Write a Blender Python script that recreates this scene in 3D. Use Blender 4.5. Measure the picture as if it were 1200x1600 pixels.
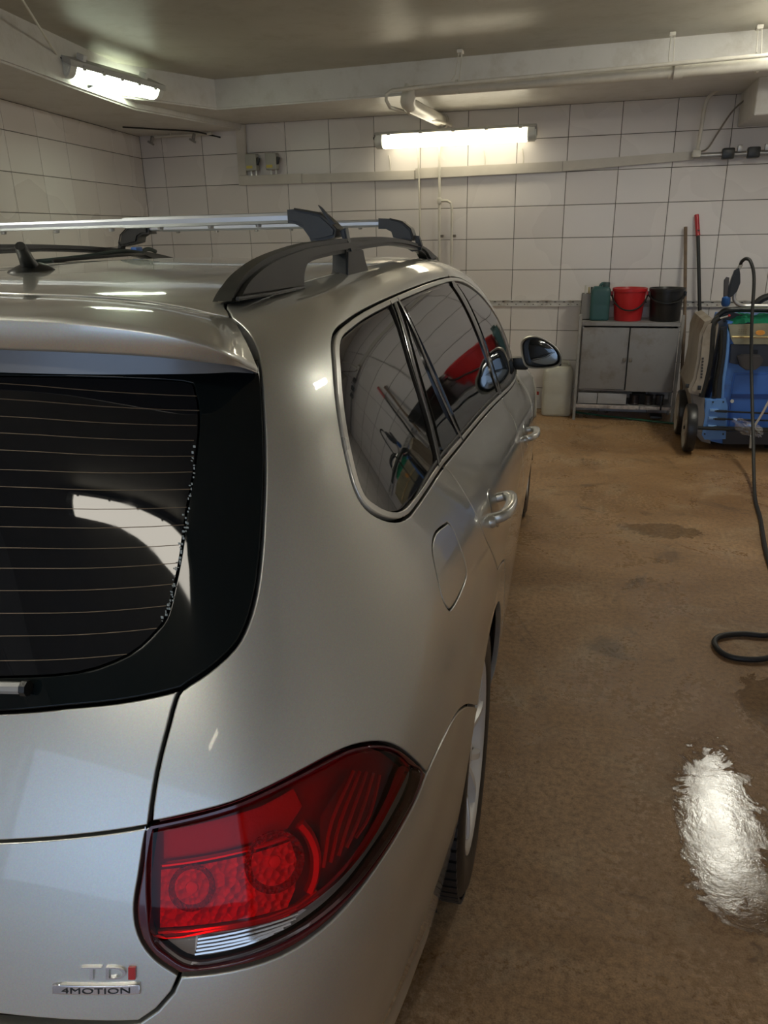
import bpy, bmesh, math, random
import numpy as np
from mathutils import Vector, Matrix, geometry
random.seed(7)
PI=math.pi
# ------------------------------------------------------------------ camera, world, light, exposure
scn=bpy.context.scene
for o in list(bpy.data.objects): bpy.data.objects.remove(o)
COL=scn.collection
cam_data=bpy.data.cameras.new('camera'); camera=bpy.data.objects.new('camera',cam_data); COL.objects.link(camera)
M3=Matrix([[0.965516, -0.072764, 0.249969], [0.259536, 0.344618, -0.902153], [-0.0205, 0.935919, 0.351619]])
camera.matrix_world=Matrix.Translation((0,0,1.489))@M3.to_4x4()
cam_data.sensor_fit='VERTICAL'; cam_data.sensor_height=36; cam_data.lens=36*1173.48/1600
cam_data.clip_start=0.02; cam_data.clip_end=100
scn.camera=camera
world=bpy.data.worlds.new('world'); scn.world=world; world.use_nodes=True
bg=world.node_tree.nodes['Background']; bg.inputs[0].default_value=(0.52,0.70,1.0,1); bg.inputs[1].default_value=.68
scn.view_settings.view_transform='Standard'; scn.view_settings.look='None'
scn.view_settings.exposure=1.27; scn.view_settings.gamma=1; scn.view_settings.use_curve_mapping=False
LAMP=3.4; LAMP_OFF=17.0
# ------------------------------------------------------------------ materials
class NT:
    def __init__(s,name):
        s.m=bpy.data.materials.new(name); s.m.use_nodes=True; s.t=s.m.node_tree; s.t.nodes.clear()
        s.out=s.n('ShaderNodeOutputMaterial')
    def n(s,ty,**k):
        nd=s.t.nodes.new(ty)
        for a,b in k.items():
            if a.startswith('_'): setattr(nd,a[1:],b)
            else: s.put(nd,a,b)
        return nd
    def put(s,nd,key,v):
        key=key.replace('__',' ')
        sock=nd.inputs[int(key[1:])] if key[0]=='i' and key[1:].isdigit() else nd.inputs[key]
        if isinstance(v,bpy.types.NodeSocket): s.t.links.new(v,sock)
        elif isinstance(v,bpy.types.Node): s.t.links.new(v.outputs[0],sock)
        else:
            if isinstance(v,tuple) and len(v)==3 and sock.type=='RGBA': v=(*v,1)
            sock.default_value=v
    def math(s,op,a,b=0.5,c=0.5,clamp=False):
        return s.n('ShaderNodeMath',_operation=op,i0=a,i1=b,i2=c,_use_clamp=clamp).outputs[0]
    def coord(s,which='Object'): return s.n('ShaderNodeTexCoord').outputs[which]
    def noise(s,scale,detail=3,rough=.55,vec=None,dist=0):
        return s.n('ShaderNodeTexNoise',Scale=scale,Detail=detail,Roughness=rough,Distortion=dist,Vector=vec if vec is not None else s.coord()).outputs[0]
    def ramp(s,fac,stops):
        nd=s.n('ShaderNodeValToRGB',Fac=fac); e=nd.color_ramp.elements
        while len(e)<len(stops): e.new(.5)
        for el,(p,c) in zip(e,stops): el.position=p; el.color=(*c,1) if len(c)==3 else c
        return nd.outputs[0]
    def smooth(s,v,a,b):
        return s.n('ShaderNodeMapRange',_interpolation_type='SMOOTHSTEP',Value=v,i1=a,i2=b).outputs[0]
    def mix(s,f,a,b):
        nd=s.n('ShaderNodeMix',_data_type='RGBA',i0=f); s.put(nd,'i6',a); s.put(nd,'i7',b); return nd.outputs[2]
    def mul(s,a,b):
        nd=s.n('ShaderNodeMix',_data_type='RGBA',_blend_type='MULTIPLY',i0=1.0); s.put(nd,'i6',a); s.put(nd,'i7',b); return nd.outputs[2]
    def bump(s,h,strength=.3,dist=.01): return s.n('ShaderNodeBump',Strength=strength,Distance=dist,Height=h).outputs[0]
    def bsdf(s,**k):
        b=s.n('ShaderNodeBsdfPrincipled')
        for a,v in k.items(): s.put(b,a,v)
        s.t.links.new(b.outputs[0],s.out.inputs[0]); return b
MATS={}
def mat(name,col,rough=.5,metal=0,var=.12,vs=6,bump=0,bs=60,coat=0,spec=.5,dirt=None,ds=3):
    """plain material with a little procedural mottling"""
    if name in MATS: return MATS[name]
    t=NT(name); n=t.noise(vs,4)
    c=t.mul((*col,1),t.ramp(n,[(.25,(1-var,)*3),(.75,(1+var*.3,)*3)]))
    if dirt:
        c=t.mix(t.smooth(t.noise(ds,6,.65),.48,.68),c,(*dirt,1))
    k=dict(Base__Color=c,Roughness=t.n('ShaderNodeMapRange',Value=n,i1=.2,i2=.8,i3=max(0.01,rough*.85),i4=min(1,rough*1.15)).outputs[0],Metallic=metal)
    k['Coat__Weight']=coat; k['Coat__Roughness']=.03; k['Specular__IOR__Level']=spec
    if bump: k['Normal']=t.bump(t.noise(bs,4),bump,.004)
    t.bsdf(**k); MATS[name]=t.m; return t.m

def paint():
    t=NT('silver_paint')
    fl=t.n('ShaderNodeTexVoronoi',Scale=900,Vector=t.coord()).outputs['Color']
    fl=t.n('ShaderNodeMix',_data_type='RGBA',i0=.12); t.put(fl,'i6',(0.62,0.63,0.585,1)); t.put(fl,'i7',t.n('ShaderNodeTexVoronoi',Scale=900,Vector=t.coord()).outputs['Color'])
    c=t.mul(fl.outputs[2],t.ramp(t.noise(1.7,4),[(.3,(.93,.93,.93)),(.7,(1,1,1))]))
    c=t.mix(.35,c,(0.60,0.61,0.57,1))
    sc=t.noise(2.2,2)
    t.bsdf(Base__Color=c,Metallic=.72,Roughness=.36,Coat__Weight=1.0,Coat__Roughness=.035,Coat__IOR=1.5)
    return t.m
PAINT=paint()
def paint_dust():   # tailgate skin low down: a faint smear of dried water
    return PAINT
def glassy(name,col,rough=.02,spec=.6,coat=.25,wavy=.07):
    t=NT(name)
    sm=t.smooth(t.noise(7,5,.7,dist=1.2),.5,.8)
    t.bsdf(Base__Color=(*col,1),Roughness=t.n('ShaderNodeMapRange',Value=sm,i3=rough,i4=rough+.05).outputs[0],Specular__IOR__Level=spec,IOR=1.5,Coat__Weight=coat,Coat__Roughness=.01,Normal=t.bump(t.noise(2.4,1,.4),wavy,.02))
    return t.m
GLASS=glassy('tinted_window_glass',(.010,.012,.012)); RGLASS=glassy('rear_window_glass',(.006,.007,.009),spec=.35,coat=0,wavy=.0)
FRIT=mat('black_ceramic_glass_border',(.004,.007,.008),.035,var=.1,spec=.3)
GBLACK=mat('gloss_black_pillar',(.016,.015,.014),.16,coat=.4)
SATIN=mat('satin_silver_trim',(.70,.70,.65),.30,metal=.45,var=.06,coat=.6)
RUBBER=mat('black_rubber',(.012,.012,.012),.55,bump=.15,bs=120)
BLACKP=mat('black_plastic',(.014,.015,.014),.36,bump=.12,bs=400)
RAILB=mat('satin_black_rail',(.020,.021,.018),.36,bump=.1,bs=700)
DARK=mat('dark_inner_shell',(.008,.008,.008),.8)
TYRE=mat('wet_tyre_rubber',(.014,.014,.015),.38,bump=.2,bs=90)
ALLOY=mat('silver_alloy_wheel',(.80,.80,.78),.3,metal=.35,coat=.5)
CHROME=mat('chrome',(.75,.75,.76),.08,metal=1,var=.03)
REDB=mat('red_badge_enamel',(.45,.02,.02),.25,coat=.5)
ALU=mat('brushed_aluminium',(.50,.53,.57),.36,metal=.85,var=.06)
def lens(name,tint,rough=.03,ripple=0):
    t=NT(name)
    tr=t.n('ShaderNodeBsdfTransparent',Color=(*tint,1)); gl=t.n('ShaderNodeBsdfGlossy',Color=(1,1,1,1),Roughness=rough)
    fr=t.n('ShaderNodeFresnel',IOR=1.32)
    if ripple:
        nb=t.bump(t.noise(ripple,2),.15,.002); t.put(gl,'Normal',nb); t.put(fr,'Normal',nb)
    mx=t.n('ShaderNodeMixShader',i0=fr.outputs[0]); t.put(mx,'i1',tr); t.put(mx,'i2',gl)
    t.t.links.new(mx.outputs[0],t.out.inputs[0]); return t.m
LENSR=lens('red_lens',(1.0,.028,.050)); LENSC=lens('clear_lens',(.90,.88,.85))
def facet(name,col,scale,metal=.95,rough=.12,strength=1.0):
    t=NT(name); v=t.n('ShaderNodeTexVoronoi',Scale=scale,Vector=t.coord(),_feature='F1')
    t.bsdf(Base__Color=(*col,1),Metallic=metal,Roughness=rough,Normal=t.bump(v.outputs['Distance'],strength,.02)); return t.m
REFL=facet('faceted_reflector',(1.0,.97,.95),130,metal=.0,rough=.18,strength=.8); REFL2=facet('fine_reflector',(.8,.75,.75),230,metal=.5,rough=.2)
LHOUS=mat('lamp_housing_red_brown',(.22,.14,.14),.35); LDARK=mat('lamp_dark_bezel',(.10,.012,.014),.25,coat=.4)
def tile_mat():
    t=NT('white_glazed_tile'); rnd=t.n('ShaderNodeObjectInfo').outputs['Random']; co=t.n('ShaderNodeNewGeometry').outputs['Position']
    n=t.noise(1.3,2,.5,vec=co)
    base=t.mix(rnd,(0.74,0.695,0.66,1),(0.80,0.765,0.735,1))
    c=t.mul(base,t.ramp(n,[(.2,(.955,.945,.93)),(.8,(1,1,1))]))
    
    t.bsdf(Base__Color=c,Roughness=t.n('ShaderNodeMapRange',Value=n,i1=.3,i2=.7,i3=.24,i4=.30).outputs[0],Specular__IOR__Level=.5,Normal=t.bump(t.noise(5,1,vec=co),.06,.01)); return t.m
TILE=tile_mat()
GROUT=mat('dark_grout',(.13,.12,.105),.9,bump=.3,bs=90)
def painted_concrete(name,a,b,rough,bs):
    t=NT(name); co=t.n('ShaderNodeNewGeometry').outputs['Position']
    n=t.noise(1.1,5,.6,vec=co); n2=t.noise(bs,5,.6,vec=co)
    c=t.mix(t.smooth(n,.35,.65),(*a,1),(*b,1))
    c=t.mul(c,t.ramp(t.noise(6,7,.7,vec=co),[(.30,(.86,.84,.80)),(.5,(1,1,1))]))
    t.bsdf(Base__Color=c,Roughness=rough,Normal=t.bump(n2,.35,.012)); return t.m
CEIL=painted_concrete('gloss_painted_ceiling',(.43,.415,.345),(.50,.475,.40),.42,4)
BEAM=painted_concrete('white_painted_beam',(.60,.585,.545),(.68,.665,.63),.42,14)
PIPEP=mat('cream_painted_pipe',(.66,.63,.55),.35,var=.15,vs=12)
TRUNK=mat('off_white_cable_trunking',(.62,.58,.51),.45,var=.15,vs=5)
def floor_mat():
    t=NT('wet_brown_concrete'); co=t.n('ShaderNodeNewGeometry').outputs['Position']
    big=t.noise(.75,6,.62,vec=co,dist=.6); mid=t.noise(3.1,7,.68,vec=co,dist=.4); fine=t.noise(55,5,.7,vec=co); gr=t.noise(230,3,.7,vec=co)
    c=t.mix(t.smooth(big,.36,.64),(0.30,0.170,0.074,1),(0.51,0.320,0.165,1))
    c=t.mix(t.math('MULTIPLY',t.smooth(mid,.50,.66),.6),c,(0.50,0.36,0.215,1))
    c=t.mix(t.math('MULTIPLY',t.smooth(t.noise(1.6,6,.7,vec=co,dist=1.5),.56,.66),.55),c,(0.085,0.055,0.032,1))
    c=t.mul(c,t.ramp(fine,[(.30,(.50,.46,.40)),(.55,(1,1,1)),(.75,(1.25,1.22,1.15))]))
    c=t.mul(c,t.ramp(gr,[(.35,(.75,.73,.70)),(.6,(1.08,1.08,1.08))]))
    sp=t.n('ShaderNodeSeparateXYZ',Vector=co)
    def ell(cx,cy,rx,ry):
        a=t.math('DIVIDE',t.math('SUBTRACT',sp.outputs[0],cx),rx); b=t.math('DIVIDE',t.math('SUBTRACT',sp.outputs[1],cy),ry)
        return t.math('ADD',t.math('MULTIPLY',a,a),t.math('MULTIPLY',b,b))
    e=ell(.43,1.72,.12,.34)
    e=t.math('MINIMUM',e,ell(.42,3.86,.20,.10)); e=t.math('MINIMUM',e,ell(.66,2.35,.10,.16))
    # a sheet of water whose edge is broken by the rough floor
    pud=t.smooth(t.math('ADD',e,t.math('MULTIPLY',t.math('SUBTRACT',t.noise(9,7,.75,vec=co,dist=.8),.5),4.2)),1.15,.85)
    film=t.smooth(t.noise(1.9,6,.65,vec=co,dist=.9),.44,.60)
    rough=t.n('ShaderNodeMix',_data_type='FLOAT',i0=pud); 
    rr=t.n('ShaderNodeMapRange',Value=film,i3=.46,i4=.26).outputs[0]
    rr=t.math('MULTIPLY',rr,t.n('ShaderNodeMapRange',Value=t.smooth(ell(.44,1.75,.30,.75),1.6,.3),i3=1.0,i4=.55).outputs[0])
    rr=t.math('ADD',rr,t.math('MULTIPLY',t.math('SUBTRACT',fine,.5),.25))
    t.put(rough,'i2',rr); t.put(rough,'i3',t.n('ShaderNodeMapRange',Value=t.noise(6,3,.6,vec=co),i1=.4,i2=.62,i3=.04,i4=.16).outputs[0])
    c=t.mix(t.math('MULTIPLY',pud,.45),c,(0.07,0.05,0.035,1))
    h=t.math('ADD',t.math('MULTIPLY',fine,.5),t.math('MULTIPLY',gr,.5))
    hs=t.math('MULTIPLY',h,t.math('SUBTRACT',1.0,t.math('MULTIPLY',pud,.93)))
    hs=t.math('ADD',hs,t.math('MULTIPLY',pud,t.math('MULTIPLY',t.noise(19,4,.6,vec=co),.20)))
    t.bsdf(Base__Color=c,Roughness=rough.outputs[0],Specular__IOR__Level=.5,Normal=t.bump(hs,.42,.010))
    return t.m
FLOOR=floor_mat()
def emis(name,col,st):
    t=NT(name); e=t.n('ShaderNodeEmission',Color=(*col,1),Strength=st); t.t.links.new(e.outputs[0],t.out.inputs[0]); return t.m
TUBE=emis('fluorescent_diffuser',(1.0,.90,.66),LAMP); TUBE4=emis('fluorescent_diffuser_rear',(1.0,.93,.80),7.5); TUBE3=emis('fluorescent_diffuser_bright',(1.0,.97,.84),LAMP_OFF); TUBE2=emis('fluorescent_diffuser_cool',(.88,1.0,.76),LAMP*1.3)
CLEARP=mat('translucent_lamp_plastic',(.70,.72,.68),.3,coat=.3); GREYP=mat('grey_lamp_housing',(.42,.42,.40),.5)
STEEL=mat('grey_painted_steel',(.27,.265,.265),.42,var=.15,vs=4,dirt=(.20,.18,.165),ds=5)
STEELD=mat('worn_grey_steel_leg',(.33,.32,.30),.45,var=.3,vs=14)
# ------------------------------------------------------------------ mesh helpers
def link(o,parent=None):
    COL.objects.link(o)
    if parent is not None: o.parent=parent
    return o
def thing(name,label,cat,loc=(0,0,0),rotz=0,group=None):
    o=bpy.data.objects.new(name,None); COL.objects.link(o); o.location=loc; o.rotation_euler=(0,0,rotz); o.empty_display_size=.1
    tag(o,label,cat,group); return o
def tag(o,label=None,cat=None,group=None,kind=None):
    if label: o['label']=label
    if cat: o['category']=cat
    if group: o['group']=group
    if kind: o['kind']=kind
    return o
def obj(name,bm,m,parent=None,smooth=True,angle=35):
    me=bpy.data.meshes.new(name)
    bmesh.ops.recalc_face_normals(bm,faces=bm.faces)
    if smooth:
        for f in bm.faces: f.smooth=True
        ca=math.radians(angle)
        for e in bm.edges:
            if len(e.link_faces)==2 and e.calc_face_angle(0)>ca: e.smooth=False
    bm.to_mesh(me); bm.free()
    for mm in (m if isinstance(m,(list,tuple)) else [m]): me.materials.append(mm)
    return link(bpy.data.objects.new(name,me),parent)
def box(bm,c,s,rot=None,bev=0,seg=1):
    r=bmesh.ops.create_cube(bm,size=1); vs=r['verts']
    for v in vs: v.co=Vector((v.co.x*s[0],v.co.y*s[1],v.co.z*s[2]))
    if bev:
        es=list({e for v in vs for e in v.link_edges})
        rr=bmesh.ops.bevel(bm,geom=es,offset=bev,segments=seg,affect='EDGES',profile=.6)
        vs=list({v for f in rr['faces'] for v in f.verts}|{v for v in vs if v.is_valid})
    for v in vs:
        p=v.co
        if rot is not None: p=rot@p
        v.co=p+Vector(c)
    return vs
def bx(name,c,s,m,parent=None,rot=None,bev=0.004,seg=2):
    bm=bmesh.new(); box(bm,c,s,rot,bev,seg); return obj(name,bm,m,parent)
def cr(pts,n=6,closed=False):
    """Catmull-Rom through points"""
    P=[Vector(p) for p in pts]; N=len(P); out=[]
    segs=N if closed else N-1
    for i in range(segs):
        p1,p2=P[i],P[(i+1)%N]
        p0=P[i-1] if (closed or i>0) else p1*2-p2
        p3=P[(i+2)%N] if (closed or i+2<N) else p2*2-p1
        for k in range(n):
            t=k/n; t2=t*t; t3=t2*t
            out.append(.5*((2*p1)+(-p0+p2)*t+(2*p0-5*p1+4*p2-p3)*t2+(-p0+3*p1-3*p2+p3)*t3))
    if not closed: out.append(P[-1])
    return out
def tube(bm,pts,r,seg=10,closed=False,caps=True,sec=None):
    """sweep a circle (radius r, or list of radii) or a 2-D section along points"""
    P=[Vector(p) for p in pts]; n=len(P); rings=[]
    up=Vector((0,0,1)); last=None
    for i,p in enumerate(P):
        a=P[i-1] if (i>0 or closed) else p; b=P[(i+1)%n] if (i<n-1 or closed) else p
        d=(b-a).normalized() if (b-a).length>1e-9 else Vector((1,0,0))
        if last is None:
            u=d.cross(up)
            if u.length<.05: u=d.cross(Vector((0,1,0)))
        else: u=last-d*last.dot(d)
        u.normalize(); v=u.cross(d).normalized() if False else d.cross(u).normalized(); last=u
        rr=r[i] if isinstance(r,(list,tuple)) else r
        if sec: ring=[bm.verts.new(p+u*(x*(rr or 1))+v*(y*(rr or 1))) for x,y in sec]
        else: ring=[bm.verts.new(p+(u*math.cos(2*PI*k/seg)+v*math.sin(2*PI*k/seg))*rr) for k in range(seg)]
        rings.append(ring)
    m=len(rings[0])
    for i in range(n if closed else n-1):
        A,B=rings[i],rings[(i+1)%n]
        for k in range(m): bm.faces.new((A[k],A[(k+1)%m],B[(k+1)%m],B[k]))
    if caps and not closed:
        bm.faces.new(rings[0][::-1]); bm.faces.new(rings[-1])
    return rings
def tb(name,pts,r,m,parent=None,seg=10,closed=False,smooth_n=0):
    bm=bmesh.new(); tube(bm,cr(pts,smooth_n,closed) if smooth_n else pts,r,seg,closed); return obj(name,bm,m,parent)
def lathe(bm,prof,seg=32,M=None,close=False):
    """prof (r,h) revolved about local z; M places it"""
    M=M or Matrix(); rings=[]
    for r,h in prof:
        if r<1e-6: rings.append([bm.verts.new(M@Vector((0,0,h)))])
        else: rings.append([bm.verts.new(M@Vector((r*math.cos(2*PI*k/seg),r*math.sin(2*PI*k/seg),h))) for k in range(seg)])
    pairs=list(zip(rings,rings[1:]))+([(rings[-1],rings[0])] if close else [])
    for A,B in pairs:
        for k in range(seg):
            k2=(k+1)%seg
            if len(A)==1 and len(B)==1: continue
            if len(A)==1: bm.faces.new((A[0],B[k2],B[k]))
            elif len(B)==1: bm.faces.new((A[k],A[k2],B[0]))
            else: bm.faces.new((A[k],A[k2],B[k2],B[k]))
def lt(name,prof,m,parent=None,seg=32,M=None,close=False,angle=35):
    bm=bmesh.new(); lathe(bm,prof,seg,M,close); return obj(name,bm,m,parent,angle=angle)
def prism(bm,poly,axis,a,b,bev=0):
    """extrude a 2-D polygon between a and b along axis 'x','y' or 'z'"""
    def P(u,v,w): return {'x':(w,u,v),'y':(u,w,v),'z':(u,v,w)}[axis]
    A=[bm.verts.new(P(u,v,a)) for u,v in poly]; B=[bm.verts.new(P(u,v,b)) for u,v in poly]
    n=len(poly); fs=[bm.faces.new(A),bm.faces.new(B[::-1])]
    for i in range(n): fs.append(bm.faces.new((A[i],B[i],B[(i+1)%n],A[(i+1)%n])))
    if bev:
        bmesh.ops.recalc_face_normals(bm,faces=fs)
        es=[e for e in {e for f in fs[:2] for e in f.edges}]
        bmesh.ops.bevel(bm,geom=es,offset=bev,segments=2,affect='EDGES')
def pz(name,poly,axis,a,b,m,parent=None,bev=0):
    bm=bmesh.new(); prism(bm,poly,axis,a,b,bev); return obj(name,bm,m,parent)
def RX(a): return Matrix.Rotation(a,4,'X')
def RY(a): return Matrix.Rotation(a,4,'Y')
def RZ(a): return Matrix.Rotation(a,4,'Z')
T=Matrix.Translation
def dup(o,parent=None,loc=None,rotz=None,label=None):
    c=o.copy(); COL.objects.link(c)
    if parent is not None: c.parent=parent
    if loc is not None: c.location=loc
    if rotz is not None: c.rotation_euler=(0,0,rotz)
    if label: c['label']=label
    for ch in list(o.children): dup(ch,c)
    return c
# ------------------------------------------------------------------ the room
DW=6.569; ZC=2.55; TW=.3882; TH=.2431; ZR=2.129
def plain(name,verts,faces,m,parent=None,kind='structure'):
    me=bpy.data.meshes.new(name); me.from_pydata(verts,[],faces); me.materials.append(m)
    o=link(bpy.data.objects.new(name,me),parent)
    if kind and parent is None: o['kind']=kind
    return o
def slab(name,c,s,m,loc=(0,0,0),rotz=0,parent=None):
    bm=bmesh.new(); box(bm,c,s); o=obj(name,bm,m,parent,smooth=False); o.location=loc; o.rotation_euler=(0,0,rotz)
    if parent is None: o['kind']='structure'
    return o
slab('floor',(-.9,.6,-.05),(7.2,14,.1),FLOOR)
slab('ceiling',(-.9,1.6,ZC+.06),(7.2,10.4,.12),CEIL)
wall_back=slab('wall_back',(-.9,.09,1.35),(6.8,.16,2.7),GROUT,(0,DW,0))
wall_left=slab('wall_left',(-5.2,.09,1.35),(10.6,.16,2.7),GROUT,(-3.985,6.568,0),math.atan2(.988,-.1517))
wall_right=slab('wall_right',(5.1,.09,1.35),(10.2,.16,2.7),GROUT,(2.25,6.65,0),-PI/2)
# rear wall behind the photographer, with an open vehicle doorway that lets daylight in
wr=bmesh.new()
box(wr,(2.25,0,1.3),(.2,.2,2.6)); box(wr,(-3.2,0,1.3),(1.6,.2,2.6)); box(wr,(-.2,0,2.47),(4.8,.2,.3))
o=obj('wall_rear',wr,BEAM,smooth=False); o.location=(0,-3.5,0); o['kind']='structure'
slab('floor_outside',(-.9,0,-.06),(16,9,.1),mat('grey_asphalt_outside',(.20,.21,.22),.9,var=.3),(0,-10.95,0))
def tile_mesh(w,h,name='tile'):
    t=.007;c=.0016; g=.0022
    x0,x1,z0,z1=g,w-g,g,h-g
    v=[(x0,0,z0),(x1,0,z0),(x1,0,z1),(x0,0,z1),(x0,-t+c,z0),(x1,-t+c,z0),(x1,-t+c,z1),(x0,-t+c,z1),
       (x0+c,-t,z0+c),(x1-c,-t,z0+c),(x1-c,-t,z1-c),(x0+c,-t,z1-c)]
    f=[(8,9,10,11)]
    for i in range(4):
        j=(i+1)%4; f+=[(i,j,4+j,4+i),(4+i,4+j,8+j,8+i)]
    return v,f
TM={}
def tiles(wall,xl,xr,xlines,zl,zh,single):
    """lay tiles on a wall between x lines; single(x,z)->True makes the tile an object of its own"""
    stuff_v=[];stuff_f=[]
    zlines=[ZR+TH*k for k in range(-9,3)]
    for a,b in zip(xlines,xlines[1:]):
        a2,b2=max(a,xl),min(b,xr)
        if b2-a2<.012: continue
        for c,d in zip(zlines,zlines[1:]):
            c2,d2=max(c,zl),min(d,zh)
            if d2-c2<.012: continue
            w,h=round(b2-a2,3),round(d2-c2,3)
            dy=random.uniform(-.0006,.0006)
            if single(a2,c2,b2):
                if (w,h) not in TM:
                    v,f=tile_mesh(w,h); me=bpy.data.meshes.new('tile'); me.from_pydata(v,[],f); me.materials.append(TILE); TM[(w,h)]=me
                o=link(bpy.data.objects.new('tile',TM[(w,h)]),wall); o.location=(a2,.012+dy,c2); o.rotation_euler=(random.uniform(-.0015,.0015),0,random.uniform(-.0012,.0012))
            else:
                v,f=tile_mesh(w,h); k=len(stuff_v); stuff_v+=[(x+a2,y+.012+dy,z+c2) for x,y,z in v]; stuff_f+=[tuple(i+k for i in q) for q in f]
    if stuff_v:
        me=bpy.data.meshes.new('tile_field'); me.from_pydata(stuff_v,[],stuff_f); me.materials.append(TILE)
        o=link(bpy.data.objects.new('tile_field',me),wall); o['kind']='stuff'
X0=-9.7322*TW
tiles(wall_back,-3.993,2.25,[X0+TW*k for k in range(-1,17)],0,2.352,lambda a,c,b: b<1.75 and (c>1.0 or a>-1.3))
tiles(wall_left,-10.1,.004,[-(.4486+k)*TW for k in range(26,-2,-1)],0,2.304,lambda a,c,b: a>-5.0 and c>1.1)
tiles(wall_right,.05,10.1,[TW*k for k in range(0,27)],0,2.4,lambda a,c,b: False)
def structure(o): o['kind']='structure'; return o
# beam over the back wall with its mitred left end, bulkhead along the left wall
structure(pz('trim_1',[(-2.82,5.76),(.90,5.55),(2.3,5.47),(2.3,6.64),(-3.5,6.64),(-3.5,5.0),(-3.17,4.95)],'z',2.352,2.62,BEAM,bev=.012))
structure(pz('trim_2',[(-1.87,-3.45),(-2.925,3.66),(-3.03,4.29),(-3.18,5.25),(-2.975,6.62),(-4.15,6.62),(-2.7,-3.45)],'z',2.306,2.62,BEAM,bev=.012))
# ------------------------------------------------------------------ strip lights
def strip_light(label,loc,rot,L=1.26,w=.13,h=.085,m=TUBE,group=None,lit=True):
    r=thing('strip_light',label,'lamp',(0,0,0)); r.matrix_world=Matrix.Translation(loc)@rot
    # housing (top) and U-shaped diffuser (bottom), long axis local x
    sec=[(-w/2,0),(-w/2+.012,.030),(w/2-.012,.030),(w/2,0)]
    bm=bmesh.new(); prism(bm,[(y,z) for y,z in sec],'x',-L/2,L/2,.004); obj('housing',bm,GREYP,r)
    u=[]
    for k in range(11):
        a=PI*k/10; u.append((-math.cos(a)*(w/2-.006)*(1 if abs(math.cos(a))<.9 else 1),-abs(math.sin(a))**.55*(h-.03)))
    ce=.075
    bm=bmesh.new(); prism(bm,u,'x',-L/2+ce,L/2-ce); obj('diffuser',bm,m,r)
    for s in (-1,1):
        bm=bmesh.new(); prism(bm,u,'x',s*(L/2-ce+.001),s*(L/2-.003),.010); obj('end_cap',bm,CLEARP,r)
    for k in range(5):
        x=-L/2+.12+k*(L-.24)/4
        for s in (-1,1):
            bm=bmesh.new(); box(bm,(x,s*(w/2-.002),.004),(.028,.010,.026),bev=.003); obj('clip',bm,GREYP,r)
    for x in (-L*.32,L*.32):
        bm=bmesh.new(); box(bm,(x,0,.045),(.03,.05,.035),bev=.002); obj('bracket',bm,mat('white_bracket',(.7,.7,.68),.4),r)
    bm=bmesh.new(); tube(bm,[(-L/2-.02,0,.012),(-L/2+.002,0,.012)],.010,8); obj('cable_gland',bm,BLACKP,r)
    return r
a=Vector((*[(-3.036,4.284)][0],2.43)); b=Vector((*[(-2.978,5.182)][0],2.43))
d=(b-a).normalized(); c=(a+b)/2
ang=math.atan2(d.y,d.x)
strip_light('fluorescent strip light glowing beside the bulkhead above the left tiled wall',c,RZ(ang)@RX(math.radians(24)),L=(b-a).length+.04,w=.15,h=.115,m=TUBE2,group=None)
strip_light('fluorescent strip light glowing on the back wall over the cable trunking',(-1.148,6.43,2.165),RX(math.radians(-28)),L=1.27,w=.125,h=.10,m=TUBE)
strip_light('fluorescent strip light on the ceiling along the right side, mirrored in the puddle',(1.13,4.68,2.50),RZ(PI/2),L=1.27,w=.14,h=.10,m=TUBE3)
strip_light('long fluorescent strip light on the ceiling behind the parked car, mirrored in its rear window',(-.48,-1.22,2.50),RZ(math.radians(6)),L=1.62,w=.15,h=.10,m=TUBE4)
strip_light('short unseen fluorescent strip light guessed on the ceiling near the open doorway',(.95,-2.15,2.50),RZ(math.radians(80)),L=.6,w=.055,h=.07,m=TUBE)  # unseen lamp, a guess added for small streaks on the bodywork
strip_light('unseen fluorescent strip light added as fill on the ceiling over the far side of the car',(-2.05,.6,2.50),RZ(PI/2),L=1.27,w=.14,h=.10,m=TUBE3)  # unseen lamp added above the car to brighten the bay
# cable to the left lamp
tag(tb('power_cable',[(-1.9,2.2,2.535),(-2.35,3.0,2.53),(-2.62,3.45,2.525),(-2.78,3.75,2.50),(a.x+.01,a.y-.06,2.45)],.006,PIPEP,smooth_n=6),'thin white cable running under the ceiling to the left strip light','cable')
o=tb('lamp_flex',[(a.x-.05,a.y+.02,2.44),(a.x-.09,a.y+.10,2.39),(a.x-.06,a.y+.22,2.34),(a.x-.02,a.y+.30,2.36),(a.x-.04,a.y+.36,2.42)],.009,RUBBER,smooth_n=6)
tag(o,'black cable loop hanging under the near end of the left strip light','cable')
bm=bmesh.new(); lathe(bm,[(0,0),(.05,0),(.055,.02),(.05,.035),(0,.035)],24,T((a.x-.085,a.y+.22,2.37))@RY(PI/2)@RX(0)); tag(obj('junction_box',bm,PIPEP),'round cream junction box behind the left strip light','junction box')
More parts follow.
